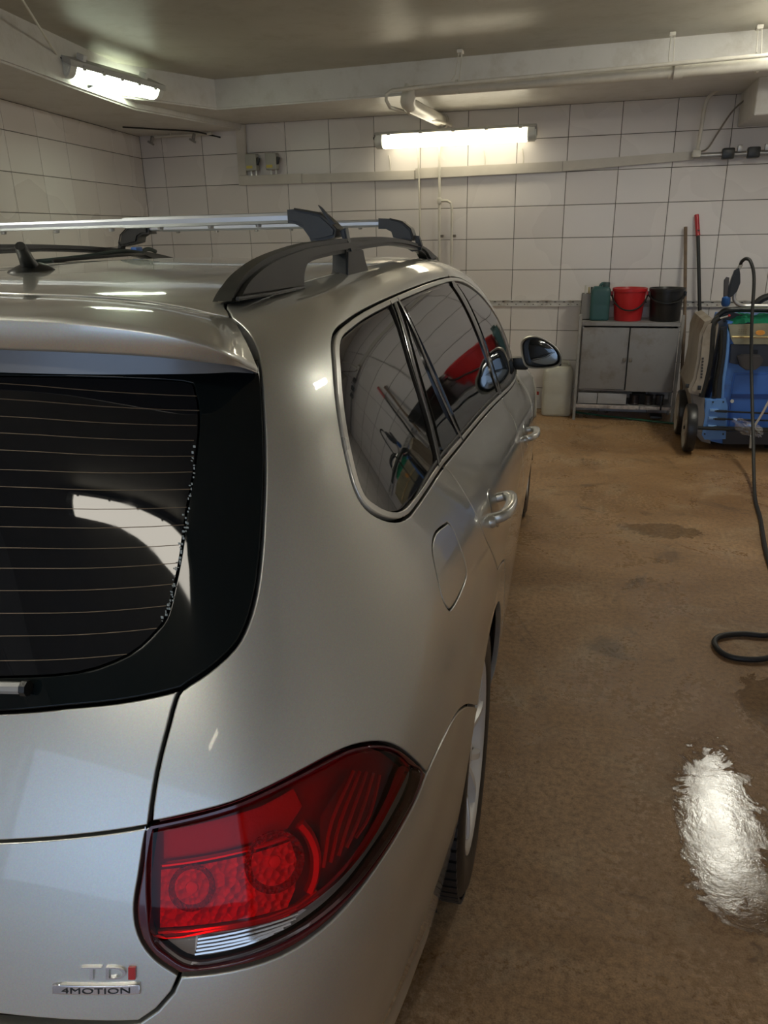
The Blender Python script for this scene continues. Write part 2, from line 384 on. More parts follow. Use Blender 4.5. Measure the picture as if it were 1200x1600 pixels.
# ------------------------------------------------------------------ pipes along the beam
g='brackets hanging the pipes from the ceiling'
big=[(-1.225,5.32,2.315),(-.2,5.29,2.317),(.9,5.27,2.322),(2.22,5.24,2.327)]
t=thing('waste_pipe','thick cream waste pipe along the beam with elbow back into the wall','pipe')
t0=(0,0,0)
tb('pipe_run',big,.034,PIPEP,t,seg=16)
bm=bmesh.new(); tube(bm,cr([(-1.225,5.32,2.345),(-1.245,5.32,2.30),(-1.26,5.34,2.265),(-1.262,5.40,2.252)],6),.048,16); obj('elbow',bm,PIPEP,t)
tb('wall_branch',[(-1.262,5.38,2.252),(-1.27,6.56,2.285)],.045,PIPEP,t,seg=16)
lt('collar',[(.044,0),(.058,0),(.060,.05),(.048,.06),(.044,.06)],PIPEP,t,20,T((-1.27,6.50,2.283))@RX(-PI/2))
lt('collar',[(.033,0),(.045,0),(.045,.05),(.033,.05)],PIPEP,t,20,T((.35,5.28,2.32))@RY(PI/2))
tag(tb('water_pipe',[(-1.19,6.52,2.25),(-1.355,5.24,2.222),(-1.362,5.18,2.255),(-1.358,5.17,2.285),(-1.325,5.17,2.305),(-1.0,5.17,2.318),(.9,5.17,2.352),(2.2,5.15,2.37)],.011,PIPEP,seg=10),'thin white water pipe running just above the thick waste pipe','pipe')
tag(tb('conduit',[(-1.15,5.45,2.33),(-1.0,5.42,2.352),(-.2,5.40,2.358),(2.2,5.35,2.375)],.016,PIPEP,seg=10),'grey white conduit on the beam edge behind the thick waste pipe','pipe')
for i,(x,lab) in enumerate(((-.93,'wire pipe hanger over the back wall strip light'),(.33,'wire pipe hanger near the middle of the long pipes'),(.80,'wire pipe hanger nearest the right end of the pipes'))):
    h=thing('pipe_hanger',lab,'bracket',(x,5.30,2.34),0,g)
    bx('ceiling_plate',(0,.1,.19),(.035,.06,.02),PIPEP,h,bev=.003)
    tb('wire',[(-.008,.09,.19),(-.014,.0,.05),(-.014,-.13,.0)],.003,PIPEP,h,seg=6); tb('wire',[(.012,.09,.19),(.014,-.02,.0)],.003,PIPEP,h,seg=6)
    lt('clamp_ring',[(.035,-.008),(.039,-.008),(.039,.008),(.035,.008)],PIPEP,h,20,T((0,-.015,-.02))@RY(PI/2),close=True)
# cable trunking on the back wall
def trunk(label,pts,y=DW-.018):
    bm=bmesh.new(); prism(bm,pts,'y',y-.016,DW-.006,.003); return tag(obj('cable_trunking',bm,TRUNK),label,'trunking')
trunk('vertical white cable trunking coming down beside the grey switch boxes',[(-3.043,2.345),(-2.957,2.345),(-2.975,1.955),(-3.052,1.955)])
trunk('white cable trunking on the back wall directly below the grey switch boxes',[(-3.052,1.952),(-2.47,1.949),(-2.47,1.872),(-3.055,1.876)])
trunk('white cable trunking on the back wall below the strip light, left length',[(-2.468,1.943),(-1.49,1.938),(-1.49,1.868),(-2.468,1.874)])
trunk('white cable trunking on the back wall below the strip light, right length',[(-1.485,1.952),(-.315,1.958),(-.315,1.885),(-1.485,1.872)])
trunk('white cable trunking sloping up towards the valves on the right',[(-.312,1.958),(.64,1.988),(.64,1.93),(-.312,1.885)])
for x,lab in ((-2.905,'grey isolator switch box, the left one, above the trunking'),(-2.722,'grey isolator switch box, the right one, above the trunking')):
    s=thing('isolator_switch',lab,'switch',(x,DW-.01,2.05),0)
    bx('box',(0,-.04,0),(.098,.075,.13),mat('grey_switch_box',(.42,.42,.37),.4),s,bev=.010,seg=3)
    bx('warning_label',(-.012,-.079,-.038),(.055,.002,.022),mat('yellow_label',(.62,.52,.10),.5),s,bev=0)
    bm=bmesh.new(); box(bm,(.055,-.05,.005),(.026,.03,.06),RY(.35).to_3x3(),.006,2); obj('rotary_handle',bm,BLACKP,s)
    for dx in (-.02,.025): tb('cable_gland',[(dx,-.03,-.065),(dx,-.03,-.10)],.009,CLEARP,s,seg=8)
def wpipe(label,pts,r=.009,n=0):
    return tag(tb('water_pipe',pts,r,PIPEP,smooth_n=n,seg=8),label,'pipe')
yp=DW-.045
wpipe('thin white pipe down the back wall, left of the pair below the strip light',[(-1.458,yp,2.14),(-1.443,yp,1.553),(-1.443,yp,.5)],.008)
t=thing('water_pipe','white pipe down the back wall with a tee and a side loop','pipe')
tb('pipe_run',[(-1.284,yp,2.24),(-1.281,yp,1.72),(-1.279,yp,.5)],.0105,PIPEP,t,seg=10)
tb('side_loop',[(-1.281,yp,1.70),(-1.215,yp,1.70),(-1.185,yp,1.68),(-1.177,yp,1.63),(-1.176,yp,.5)],.0105,PIPEP,t,seg=10)
bx('tee',(-1.281,yp,1.70),(.032,.03,.05),PIPEP,t,bev=.008)
for x in (-1.28,-1.177):
    bx('pipe_clip',(x+.012,yp+.02,1.43),(.035,.04,.02),mat('dark_clip',(.16,.14,.12),.6),t,bev=.003)
# thin flexes from the strip light down to the trunking
for x in (-1.70,-.92,-.62):
    tag(tb('lamp_lead',[(x-.01,DW-.012,2.06),(x,DW-.012,2.0),(x,DW-.012,1.95)],.0045,PIPEP,smooth_n=4,seg=6),{-1.70:'thin lead dropping from the left end of the back strip light',-.92:'thin lead dropping from the middle of the back strip light',-.62:'thin lead dropping from the right end of the back strip light'}[x],'cable')
# stub pipes high in the left corner
t=thing('capped_pipe','rusty white capped water pipes high in the left corner','pipe')
tb('pipe_run',[(-3.78,6.47,2.285),(-3.25,6.50,2.288)],.012,PIPEP,t,seg=8)
for x in (-3.80,-3.40):
    tb('stub',[(x,6.47,2.285),(x,6.44,2.235)],.014,mat('corroded_pipe',(.33,.31,.28),.6,var=.4,vs=40),t,seg=8); bx('valve_tap',(x,6.43,2.232),(.06,.02,.016),mat('corroded_pipe',(.33,.31,.28),.6),t,rot=RY(.5).to_3x3(),bev=.004)
tb('stub',[(-3.62,6.46,2.285),(-3.62,6.46,2.34)],.009,PIPEP,t,seg=8)
tag(tb('cable',[(-3.72,5.9,2.296),(-3.55,6.1,2.294),(-3.35,6.35,2.294),(-3.28,6.52,2.28),(-3.2,6.56,2.26)],.006,RUBBER,smooth_n=6),'black cable drooping along the bulkhead into the left corner','cable')
# right side: bent pipe, flex, valve group and duct box
t=thing('drop_pipe','white pipe bending down from the beam to the valves on the right','pipe')
tb('pipe_run',cr([(1.35,6.30,2.40),(1.03,6.33,2.385),(.80,6.36,2.375),(.72,6.39,2.355),(.665,6.42,2.29),(.655,6.45,2.11),(.648,6.48,1.97)],5),.013,PIPEP,t,seg=10)
bx('fitting',(.645,6.48,1.965),(.06,.05,.05),PIPEP,t,bev=.012,seg=2)
tag(tb('flex_cable',[(1.12,6.36,2.40),(.98,6.40,2.33),(.86,6.43,2.24),(.775,6.46,2.10),(.72,6.48,2.00),(.665,6.49,1.975),(.63,6.47,1.95)],.006,mat('brown_flex',(.22,.19,.15),.6),smooth_n=5),'thin brown cable slanting down beside the bent white pipe','cable')
t=thing('valve_group','steel pipe with black valve bodies on the wall under the duct box','pipe valve')
tb('pipe_run',[(.63,6.48,1.95),(2.2,6.48,1.955)],.020,mat('dull_steel',(.40,.39,.37),.35,metal=.6),t,seg=12)
for x in (.86,1.03,1.19): bx('valve_body',(x,6.47,1.956),(.085,.07,.075),BLACKP,t,bev=.014,seg=2); 
for x in (.93,1.11): bx('valve_handle',(x,6.44,1.985),(.03,.03,.045),mat('dull_steel',(.40,.39,.37),.35),t,bev=.006)
t=thing('duct_box','white painted duct box high in the right corner under the beam','duct')
bm=bmesh.new()
A=[(.895,6.565,2.345),(.90,6.565,2.09),(2.2,6.565,2.09),(2.2,6.565,2.345)]
box(bm,(1.56,6.23,2.245),(1.30,.66,.22),bev=.006); obj('box',bm,BEAM,t)
# perforated rail
t=thing('wall_rail','white perforated shelf rail fixed along the back wall','rail')
bm=bmesh.new()
ztop=.918; z0=.868
prism(bm,[(ztop,0),(ztop,-.018),(ztop-.008,-.018),(ztop-.008,-.006),(z0+.008,-.006),(z0+.008,-.018),(z0,-.018),(z0,0)][::-1],'x',-3.2,2.2)
for v in bm.verts: v.co=Vector((v.co.x,DW-.005+v.co.z,v.co.y))
obj('channel',bm,mat('white_steel_rail',(.66,.64,.60),.4,var=.2,vs=20,dirt=(.38,.33,.27),ds=9),t,smooth=False)
bm=bmesh.new()
x=-.95
while x<2.15:
    box(bm,(x,DW-.0125,.903),(.018,.003,.006)); box(bm,(x+.035,DW-.0125,.883),(.010,.003,.006)); x+=.071
o=obj('slot_holes',bm,DARK,t,smooth=False); o['kind']='stuff'
# ------------------------------------------------------------------ cabinet and what stands on it
cab=thing('steel_cabinet','low grey steel cabinet with two doors standing against the back wall','cabinet',(.283,6.39,0))
cw=.365
bm=bmesh.new()
for c,s in (((-cw+.012,0,.51),(.012,.33,.53)),((cw-.012,0,.51),(.012,.33,.53)),((0,.16,.51),(2*cw,.01,.53)),((0,0,.252),(2*cw,.33,.012)),((0,0,.768),(2*cw,.34,.03))): box(bm,c,s,bev=.002)
obj('carcass',bm,STEEL,cab)
for s,(xa,xb,za,zb) in ((-1,(-.352,-.004,.262,.742)),(1,(.004,.352,.252,.742))):
    dr=bx('door',((xa+xb)/2,-.172 if s<0 else -.184,(za+zb)/2),(xb-xa,.018,zb-za),STEEL,cab,rot=RZ(0 if s<0 else .02).to_3x3(),bev=.004)
    bx('latch',(s*.022,-.192 if s<0 else -.200,.50),(.026,.012,.030),mat('rusty_latch',(.22,.20,.18),.5,metal=.5),dr,bev=.004)
for x in (-cw-.012,cw+.012):
    for y in (-.165,.15):
        bm=bmesh.new(); box(bm,(x,y,.42),(.022,.026,.84),bev=.003); obj('leg',bm,STEELD,cab)
bx('lower_shelf',(0,-.01,.122),(2*cw,.32,.018),STEEL,cab)
bx('shelf_lip',(-.13,-.172,.118),(.50,.008,.030),mat('chipped_pale_lip',(.55,.50,.47),.5,var=.4,vs=30,dirt=(.20,.17,.15),ds=20),cab,bev=.001); bx('shelf_lip',(.25,-.172,.118),(.24,.008,.026),mat('chipped_pale_lip',(.55,.50,.47),.5),cab,bev=.001)
for xa,xb in ((-.355,-.205),(-.20,.02)): bx('drawer',((xa+xb)/2,-.150,.182),(xb-xa,.03,.085),mat('pale_grey_drawer',(.36,.36,.365),.4),cab,bev=.003)
bx('strut',(.285,-.178,.165),(.012,.01,.12),BLACKP,cab,bev=.001); bx('foot',(.26,-.12,.045),(.09,.12,.02),BLACKP,cab,bev=.003)
bx('box_end',(.12,-.05,.182),(.10,.12,.08),DARK,cab,bev=.004)
# clutter on the lower shelf
for i,(x,w,c,lab) in enumerate(((.37,.085,(.045,.035,.035),'dark tin on the low shelf of the grey cabinet, beside the drawers'),(.475,.075,(.05,.042,.038),'dark can on the low shelf of the grey cabinet, second from the drawers'),(.56,.07,(.035,.03,.03),'dark jar at the right end of the low cabinet shelf'))):
    tag(lt('tin',[(0,0),(w/2,0),(w/2,.01),(w/2-.003,.014),(w/2-.003,.068),(w/2,.072),(w/2,.078),(w/2-.01,.08),(0,.08)],mat('dark_tin_%s'%'abc'[i],c,.35,metal=.4),None,24,T((x,6.30,.131))),lab,'tin')
def bucket(label,loc,r0,r1,h,col,rimw=.008,bail_m=None,bail_drop=.13):
    b=thing('bucket',label,'bucket',loc)
    m=mat('bucket_plastic_%d'%int(col[0]*1000),col,.38,var=.12,vs=5,coat=.1)
    lt('shell',[(0,.004),(r0-.004,.004),(r0,.0),(r0+.003,.006),(r1,h-.025),(r1+rimw,h-.024),(r1+rimw+.001,h-.004),(r1+rimw-.002,h),(r1,h),(r1-.003,h-.006),(r0-.003,.012),(0,.012)],m,b,48)
    for s in (-1,1): bx('handle_lug',(s*(r1+.010),0,h-.045),(.018,.032,.038),m,b,bev=.005)
    R=r1+.012; pts=[]
    for k in range(17):
        a=PI*k/16; pts.append((-R*math.cos(a)*(1-.10*math.sin(a)),-(R-.002)*math.sin(a),h-.045-bail_drop*math.sin(a)))
    tb('bail_handle',pts,.0062,bail_m or BLACKP,b,seg=8)
    return b
bucket('red plastic bucket with a black handle standing on the grey cabinet',(.262,6.36,.784),.100,.122,.245,(.50,.018,.022),bail_drop=.115)
bucket('black plastic bucket standing on the right end of the grey cabinet',(.535,6.36,.784),.108,.124,.245,(.014,.014,.014),bail_drop=.06)
def canister(label,loc,w,d,h,m,capm,rotz=0,handle=True,capx=-.25,name='jerrycan'):
    c=thing(name,label,'canister',loc,rotz)
    bm=bmesh.new()
    # body: stacked rounded rectangles
    prof=[(0,.90),(.02,.98),(.06,1),(.40,1),(.43,.985),(.46,1),(.78,1),(.84,.97),(.90,.86),(.93,.72)]
    rings=[]
    for t_,k in prof:
        ring=[]
        for i in range(28):
            a=2*PI*i/28; ca,sa=math.cos(a),math.sin(a); e=.34
            ring.append(bm.verts.new((math.copysign(abs(ca)**e,ca)*w/2*k*(1 if t_<.8 else 1),math.copysign(abs(sa)**e,sa)*d/2*k,h*t_)))
        rings.append(ring)
    for A,B in zip(rings,rings[1:]):
        for i in range(28): bm.faces.new((A[i],A[(i+1)%28],B[(i+1)%28],B[i]))
    bm.faces.new(rings[0][::-1]); bm.faces.new(rings[-1])
    obj('body',bm,m,c,angle=50)
    if handle:
        tb('carry_handle',[(w*.36,0,h*.86),(w*.30,0,h*.985),(w*.05,0,h*1.0),(-w*.04,0,h*.95),(-w*.06,0,h*.88)],.013,m,c,smooth_n=5,seg=10)
    lt('cap',[(0,.035),(.024,.035),(.027,.030),(.027,0),(0,0)],capm,c,20,T((w*capx,0,h*.915)))
    return c
WHITEC=mat('cloudy_white_plastic',(.55,.54,.46),.4,var=.15,vs=7,dirt=(.45,.43,.33),ds=3)
canister('white plastic jerrycan with a black cap on the floor beside the grey cabinet',(-.245,6.40,0),.245,.19,.44,WHITEC,BLACKP,rotz=.06,capx=-.03)
canister('teal plastic canister on the left part of the grey cabinet top',(.045,6.36,.784),.150,.12,.275,mat('teal_plastic',(.035,.105,.105),.45,var=.2),mat('dark_teal_cap',(.03,.07,.07),.4),handle=True,capx=.25)
pt=thing('brush_tub','square grey tub with brushes on the left end of the grey cabinet','container',(-.055,6.40,.784))
bm=bmesh.new(); 
for c,s in (((-.043,0,.10),(.004,.09,.20)),((.043,0,.10),(.004,.09,.20)),((0,-.043,.10),(.09,.004,.20)),((0,.043,.10),(.09,.004,.20)),((0,0,.003),(.09,.09,.006))): box(bm,c,s)
obj('shell',bm,mat('clear_grey_tub',(.26,.24,.21),.35,var=.2),pt)
for x,h,c,lab in ((-.075,.262,(.72,.70,.62),'white brush handle standing in the square tub'),(-.048,.248,(.50,.42,.22),'pale wooden brush handle standing in the square tub'),(-.028,.250,(.03,.03,.03),'black brush handle standing in the square tub')):
    o=tb('brush',[(x+.01,6.40,.796),(x,6.38,.784+h)],.0075,mat('brush_%d'%int(c[0]*100),c,.5),seg=8); tag(o,lab,'brush')
# small sticker low on the back wall behind the car
t=thing('leaflet','small white leaflet with green and red print low on the back wall','leaflet',(-.445,DW-.012,.055))
bx('sheet',(0,0,.045),(.10,.002,.12),mat('white_paper',(.75,.74,.72),.7),t,bev=0); bx('print_block',(.02,-.0016,.085),(.04,.001,.03),mat('red_print',(.5,.05,.04),.7),t,bev=0); bx('print_block',(-.01,-.0016,.01),(.05,.001,.028),mat('green_print',(.02,.20,.08),.7),t,bev=0)
tag(tb('broom_handle',[(.715,6.15,.06),(.696,6.26,.45),(.686,6.38,.80),(.634,6.54,1.462)],.0125,mat('worn_brown_wood',(.20,.135,.085),.6,var=.4,vs=18),smooth_n=4,seg=12),'brown wooden broom handle leaning on the back wall by the cabinet','broom')
t=thing('squeegee_pole','black pole with a red grip leaning on the wall behind the pressure washer','pole')
A_=Vector((.703,6.548,1.548)); B_=Vector((.722,6.52,1.44)); C_=Vector((.90,6.35,.04))
tb('shaft',[B_,C_],.0135,BLACKP,t,seg=12); tb('grip',[B_+(C_-B_)*.03,A_],.0165,mat('red_grip',(.45,.02,.03),.4,coat=.2),t,seg=12)
tag(tb('garden_hose',[(-.09,6.45,.012),(.12,6.36,.012),(.40,6.27,.012),(.62,6.20,.012),(.9,6.16,.012),(1.4,6.3,.012)],.008,mat('green_hose',(.012,.10,.055),.4),smooth_n=6,seg=8),'thin green garden hose lying on the floor under the grey cabinet','hose')
# ------------------------------------------------------------------ pressure washer
BLUE=mat('blue_moulded_plastic',(.065,.21,.62),.38,var=.15,vs=4,coat=.15,dirt=(.05,.11,.30),ds=3)
BLUEL=mat('light_blue_plastic',(.13,.30,.66),.38,var=.1)
COWL=mat('dirty_grey_cowl',(.33,.29,.235),.45,var=.2,vs=5,dirt=(.22,.18,.13),ds=4)
pw=thing('pressure_washer','blue and grey hot water pressure washer on wheels in the right corner','pressure washer',(0,0,0))
def wp(name,poly,y0,y1,m,par=pw,bev=.006): return pz(name,poly,'y',y0,y1,m,par,bev)
wp('body',[(0.814,0.327),(0.813,0.063),(0.932,0.042),(1.688,0.099),(1.577,0.731),(1.294,0.869),(0.865,0.873),(0.845,0.718),(0.832,0.504)],5.50,6.15,BLUE,bev=.015)
cowl=wp('side_cowl',[(0.76,0.893),(0.715,0.876),(0.692,0.8),(0.696,0.63),(0.686,0.5),(0.661,0.433),(0.673,0.402),(0.766,0.379),(0.792,0.503),(0.798,0.717),(0.803,0.864)],5.44,6.08,COWL,bev=.02)
wp('lower_cowl',[(0.681,0.402),(0.721,0.233),(0.758,0.098),(0.796,0.058),(0.856,0.047),(0.808,0.237),(0.773,0.388)],5.47,6.10,mat('grey_lower_cowl',(.20,.18,.16),.5,var=.2),bev=.012)
for q in (0,1):
    bx('latch',([(0.652,0.455),(0.73,0.444)][q][0],5.435,[(0.652,0.455),(0.73,0.444)][q][1]),(.022,.016,.028),BLACKP,cowl,bev=.003)
bm=bmesh.new()
for k in range(7): box(bm,([(0.734,0.514)][0][0]-.004*k*.25,5.437,[(0.734,0.514)][0][1]+.021*k),(.012,.006,.013),RY(.3*(k%3-1)).to_3x3())
o=obj('lettering',bm,mat('dark_print',(.05,.045,.04),.5),cowl); o['kind']='stuff'
# black edge tube between cowl and body, dark recess with hose
tb('edge_tube',[(x,5.455,z) for x,z in [(0.8,0.906),(0.772,0.877),(0.769,0.807),(0.778,0.639),(0.768,0.489),(0.753,0.379)]],.020,BLACKP,pw,smooth_n=5,seg=10)
wp('lance_recess',[(0.821,0.836),(0.859,0.845),(0.878,0.636),(0.881,0.463),(0.885,0.367),(0.824,0.365),(0.819,0.505),(0.823,0.634)],5.485,5.52,BLACKP,bev=.003)
tb('stored_lance',[(x,5.475,z) for x,z in [(0.825,0.822),(0.84,0.637),(0.834,0.465),(0.841,0.378)]],.012,BLACKP,pw,smooth_n=4,seg=8)
wp('trim_strip',[(0.859,0.838),(0.882,0.805),(0.893,0.638),(0.891,0.466),(0.899,0.37),(0.883,0.369),(0.873,0.509),(0.874,0.658),(0.868,0.763)],5.475,5.51,BLUEL,bev=.004)
# lance holder block with three lances
hb=wp('lance_holder',[(0.782,0.359),(0.91,0.368),(0.93,0.311),(0.946,0.087),(0.808,0.071),(0.783,0.107),(0.787,0.243)],5.465,5.52,BLUEL,bev=.006)
for k,(xa,ya) in enumerate(((1109,641),(1107,653),(1106,666))):
    (lx,lz),(rx,rz)=[(0.817,0.288),(1.241,0.283)] if k==0 else ([(0.815,0.234),(1.248,0.235)] if k==1 else [(0.818,0.176),(1.256,0.182)])
    bx('notch_rib',(lx+.028,5.458,lz),(.055,.02,.018),mat('pale_blue_rib',(.22,.40,.72),.35),hb,bev=.004)
    tb('lance',[(lx+.03,5.452,lz-.003),(rx,5.440,rz)],.006,BLACKP,pw,seg=8)
    bx('lance_end',(lx+.075,5.452,lz-.003),(.07,.016,.016),BLACKP,pw,bev=.003)
for px in range(4):
    x,z=[(0.831,0.344),(0.896,0.347),(0.806,0.119),(0.924,0.124)][px]
    lt('screw',[(0,.004),(.006,.004),(.006,0)],BLACKP,hb,12,T((x,5.463,z))@RX(PI/2))
# control head: steel band, dark panel, badge
band=wp('steel_band',[(0.862,0.86),(0.889,0.773),(0.914,0.732),(1.567,0.743),(1.544,0.875),(1.249,0.876)],5.465,5.52,mat('dull_brass_steel',(.42,.36,.21),.30,metal=.85,var=.35,vs=9),bev=.004)
tb('chrome_edge',[(x,5.462,z) for x,z in [(0.895,0.779),(1.111,0.782),(1.485,0.783)]],.006,mat('bright_brass_edge',(.75,.66,.42),.2,metal=.9),band,seg=8)
x,z=[(1.061,0.81)][0]
lt('oval_badge',[(0,.004),(.016,.004),(.017,0)],mat('orange_badge',(.70,.30,.05),.35),band,24,T((x,5.464,z))@Matrix.Scale(1.7,4,(1,0,0))@RX(PI/2))
bm=bmesh.new(); x,z=[(0.952,0.817)][0]
for k in range(3):
    for j in range(4): box(bm,(x-.02+.014*j,5.464,z+.012-.012*k),(.009,.002,.004))
o=obj('lettering',bm,mat('faded_print',(.22,.17,.08),.5),band); o['kind']='stuff'
panel=wp('control_panel',[(0.896,0.73),(1.57,0.742),(1.594,0.603),(1.017,0.589),(0.904,0.608)],5.472,5.52,mat('dark_navy_panel',(.022,.026,.038),.35),bev=.004)
for k in range(6):
    x,z=[(1.027,0.676)][0]
    bx('vent_slot',(x+.008*k-.005,5.470,z),(.004,.006,.045),DARK,panel,bev=0)
wp('hose_bracket',[(0.939,0.658),(0.969,0.671),(1.077,0.669),(1.101,0.64),(1.087,0.598),(1.06,0.572),(1.002,0.57),(0.963,0.595)],5.43,5.475,mat('dark_grey_bracket',(.055,.05,.05),.45),bev=.006)
bin_=wp('front_bin',[(0.943,0.539),(1.605,0.556),(1.674,0.162),(0.956,0.128),(0.943,0.289),(0.937,0.465)],5.484,5.52,mat('deep_blue_plastic',(.045,.15,.52),.33,var=.15,coat=.2),bev=.010)
wp('bin_step_shade',[(0.944,0.398),(1.626,0.421),(1.631,0.395),(0.943,0.371)],5.478,5.50,mat('dark_blue_shadow_gap',(.012,.05,.22),.4),par=bin_,bev=.001)  # darker blue strip: shade of the recessed step put into its colour
wp('base_tray',[(0.917,0.138),(1.669,0.173),(1.686,0.078),(0.937,0.047)],5.475,6.1,mat('dark_base_tray',(.035,.035,.04),.5),bev=.006)
x,z=[(0.954,0.35)][0]; lt('bolt',[(0,.010),(.011,.010),(.013,0)],CLEARP,pw,16,T((x,5.484,z))@RX(PI/2))
# handle frame
tb('push_handle',[(x,5.60,z) for x,z in [(0.796,0.703),(0.794,0.853),(0.826,0.916),(0.886,0.941),(1.113,0.942),(1.494,0.936)]],.018,BLACKP,pw,smooth_n=6,seg=12)
wp('handle_bridge',[(0.836,0.918),(0.857,0.939),(0.986,0.898),(0.93,0.873),(0.852,0.859)],5.60,5.66,BLACKP,bev=.004)
tb('gun_rest',[(x,5.52,z) for x,z in [(0.883,1.079),(0.883,1.022),(0.907,0.99),(0.948,0.974),(1.017,0.974),(1.245,0.971)]],.013,mat('dull_steel',(.40,.39,.37),.35),pw,smooth_n=5,seg=10)
tb('lever_rod',[(x,5.47,z) for x,z in [(0.734,0.879),(0.788,0.892),(0.855,0.913)]],.006,mat('dull_steel',(.40,.39,.37),.35),pw,seg=8)
# wheels on the left side
WHD=mat('dusty_pale_wheel_disc',(.40,.36,.31),.6,var=.25,vs=9)
for (cx,cy,r) in ((.700,5.44,.165),(.690,5.92,.165)):
    M=T((cx,cy,r))@RY(PI/2)
    w=lt('wheel',[(r-.030,-.035),(r-.004,-.030),(r,-.018),(r,.018),(r-.004,.030),(r-.030,.035)],TYRE,pw,32,M,close=True)
    lt('wheel_disc',[(0,-.022),(.03,-.024),(.035,-.034),(.05,-.034),(.055,-.02),(r-.05,-.018),(r-.03,-.034),(r-.022,-.034),(r-.028,.02),(0,.02)],WHD,w,32,M)
tb('axle',[(.66,5.44,.165),(1.3,5.44,.165)],.012,BLACKP,pw,seg=8); tb('axle',[(.66,5.92,.165),(1.3,5.92,.165)],.012,BLACKP,pw,seg=8)
for x,y in ((1.25,5.6),(1.25,6.0)): lt('castor',[(0,-.02),(.055,-.02),(.055,.02),(0,.02)],TYRE,pw,20,T((x,y,.056))@RY(PI/2))
bx('castor_fork',(1.25,5.8,.095),(.05,.48,.03),BLACKP,pw)
# cloth on top
cl=bmesh.new()
pts=[(0.866,0.859),(0.916,0.897),(0.973,0.91),(1.052,0.898),(1.128,0.911),(1.301,0.896)]
rows=[]
for j in range(8):
    row=[]
    for i,(x,z) in enumerate(cr([(x,0,z) for x,z in pts],4) and [(p.x,p.z) for p in cr([(x,0,z) for x,z in pts],4)]):
        yy=5.47+.035*j
        row.append(cl.verts.new((x+.004*math.sin(j*2+i),yy,z-.020*(1-j/5 if j<5 else 0)-(.018 if j==0 else 0)+.006*math.sin(i*1.7+j*1.3))))
    rows.append(row)
for A,B in zip(rows,rows[1:]):
    for k in range(len(A)-1): cl.faces.new((A[k],A[k+1],B[k+1],B[k]))
bmesh.ops.solidify(cl,geom=list(cl.faces),thickness=.004)
tag(obj('cloth',cl,mat('green_cloth',(.010,.30,.16),.8,var=.3,vs=20,bump=.4,bs=300),angle=80),'green cloth lying on top of the blue pressure washer','cloth')
lt('red_tip',[(0,.012),(.007,.010),(.008,0),(0,0)],mat('red_knob',(.5,.03,.03),.4),pw,12,T(([(0.859,0.914)][0][0],5.46,[(0.859,0.914)][0][1])))
# black coil behind the handle
tag(tb('coiled_hose',[(x,5.85,z) for x,z in [(1.072,0.93),(1.09,0.969),(1.131,0.999),(1.208,1.016),(1.31,1.003),(1.361,0.932)]],.024,RUBBER,smooth_n=5,seg=10),'black hose coil lying behind the handle of the pressure washer','hose')
# clear plastic bag caught on the lances
bag=bmesh.new(); (bxx,bz),=[(1.059,0.192)]
random.seed(3)
bmesh.ops.create_icosphere(bag,subdivisions=3,radius=1)
for v in bag.verts:
    n=v.co.copy(); k=1+.28*math.sin(n.x*7+n.z*5)*math.cos(n.y*6-n.z*4)+random.uniform(-.10,.10)
    v.co=Vector((bxx+n.x*.085*k+n.z*-.04,5.40+n.y*.035*k,bz+n.z*.055*k-.02*n.x))
def film():
    t=NT('clear_plastic_film'); tr=t.n('ShaderNodeBsdfTransparent',Color=(.86,.9,.95,1)); gl=t.n('ShaderNodeBsdfGlossy',Roughness=.12,Color=(1,1,1,1))
    mx=t.n('ShaderNodeMixShader',i0=.16); t.put(mx,'i1',tr); t.put(mx,'i2',gl); t.t.links.new(mx.outputs[0],t.out.inputs[0]); return t.m
tag(obj('plastic_bag',bag,film(),angle=20),'crumpled clear plastic bag hanging on the lances of the washer','bag')
tag(tb('hook_strap',[(x,5.425,z) for x,z in [(1.179,0.4),(1.138,0.277),(1.098,0.169),(1.1,0.044)]],.008,mat('pale_strap',(.50,.47,.40),.5),smooth_n=4,seg=8),'pale strap hanging down the front of the pressure washer','strap')
# spray gun with swivel hanging over the rail, high-pressure hose
gun=thing('spray_gun','black spray gun with a blue nozzle cap held above the pressure washer','spray gun')
gy=5.48
pz('gun_body',[(0.855,1.198),(0.879,1.217),(0.891,1.178),(0.899,1.123),(0.887,1.071),(0.857,1.035),(0.835,1.031),(0.834,1.091),(0.842,1.147)],'y',gy-.025,gy+.02,BLACKP,gun,.008)
pz('trigger_guard',[(0.801,1.139),(0.814,1.159),(0.83,1.155),(0.834,1.091),(0.835,1.027),(0.812,1.027)],'y',gy-.012,gy+.012,mat('dark_grey_bracket',(.055,.05,.05),.45),gun,.004)
(nx,nz),=[(0.83,1.007)]
lt('nozzle_cap',[(0,-.034),(.018,-.034),(.028,-.018),(.026,.022),(.015,.032),(0,.032)],mat('blue_cap',(.012,.075,.26),.35),gun,24,T((nx,gy,nz)))
(hx,hz),=[(0.879,1.217)]
lt('hose_fitting',[(0,0),(.012,0),(.012,.03),(.009,.035),(0,.035)],mat('dull_steel',(.40,.39,.37),.35),gun,12,T((hx,gy,hz-.01))@RY(.4))
hp=[(hx+.008,gy,hz+.018)]+[(x,y,z) for (x,z),y in zip([(0.891,1.256),(0.911,1.271),(0.937,1.248),(0.965,1.151)],(5.46,5.44,5.42,5.40))]
hp+=[(*(p[0],y,p[1]),) for p,y in (([(0.977,0.904)][0],5.34),([(0.996,0.672)][0],5.28),([(1.009,0.451)][0],5.15),([(1.01,0.22)][0],4.92),([(0.99,0.073)][0],4.66))]
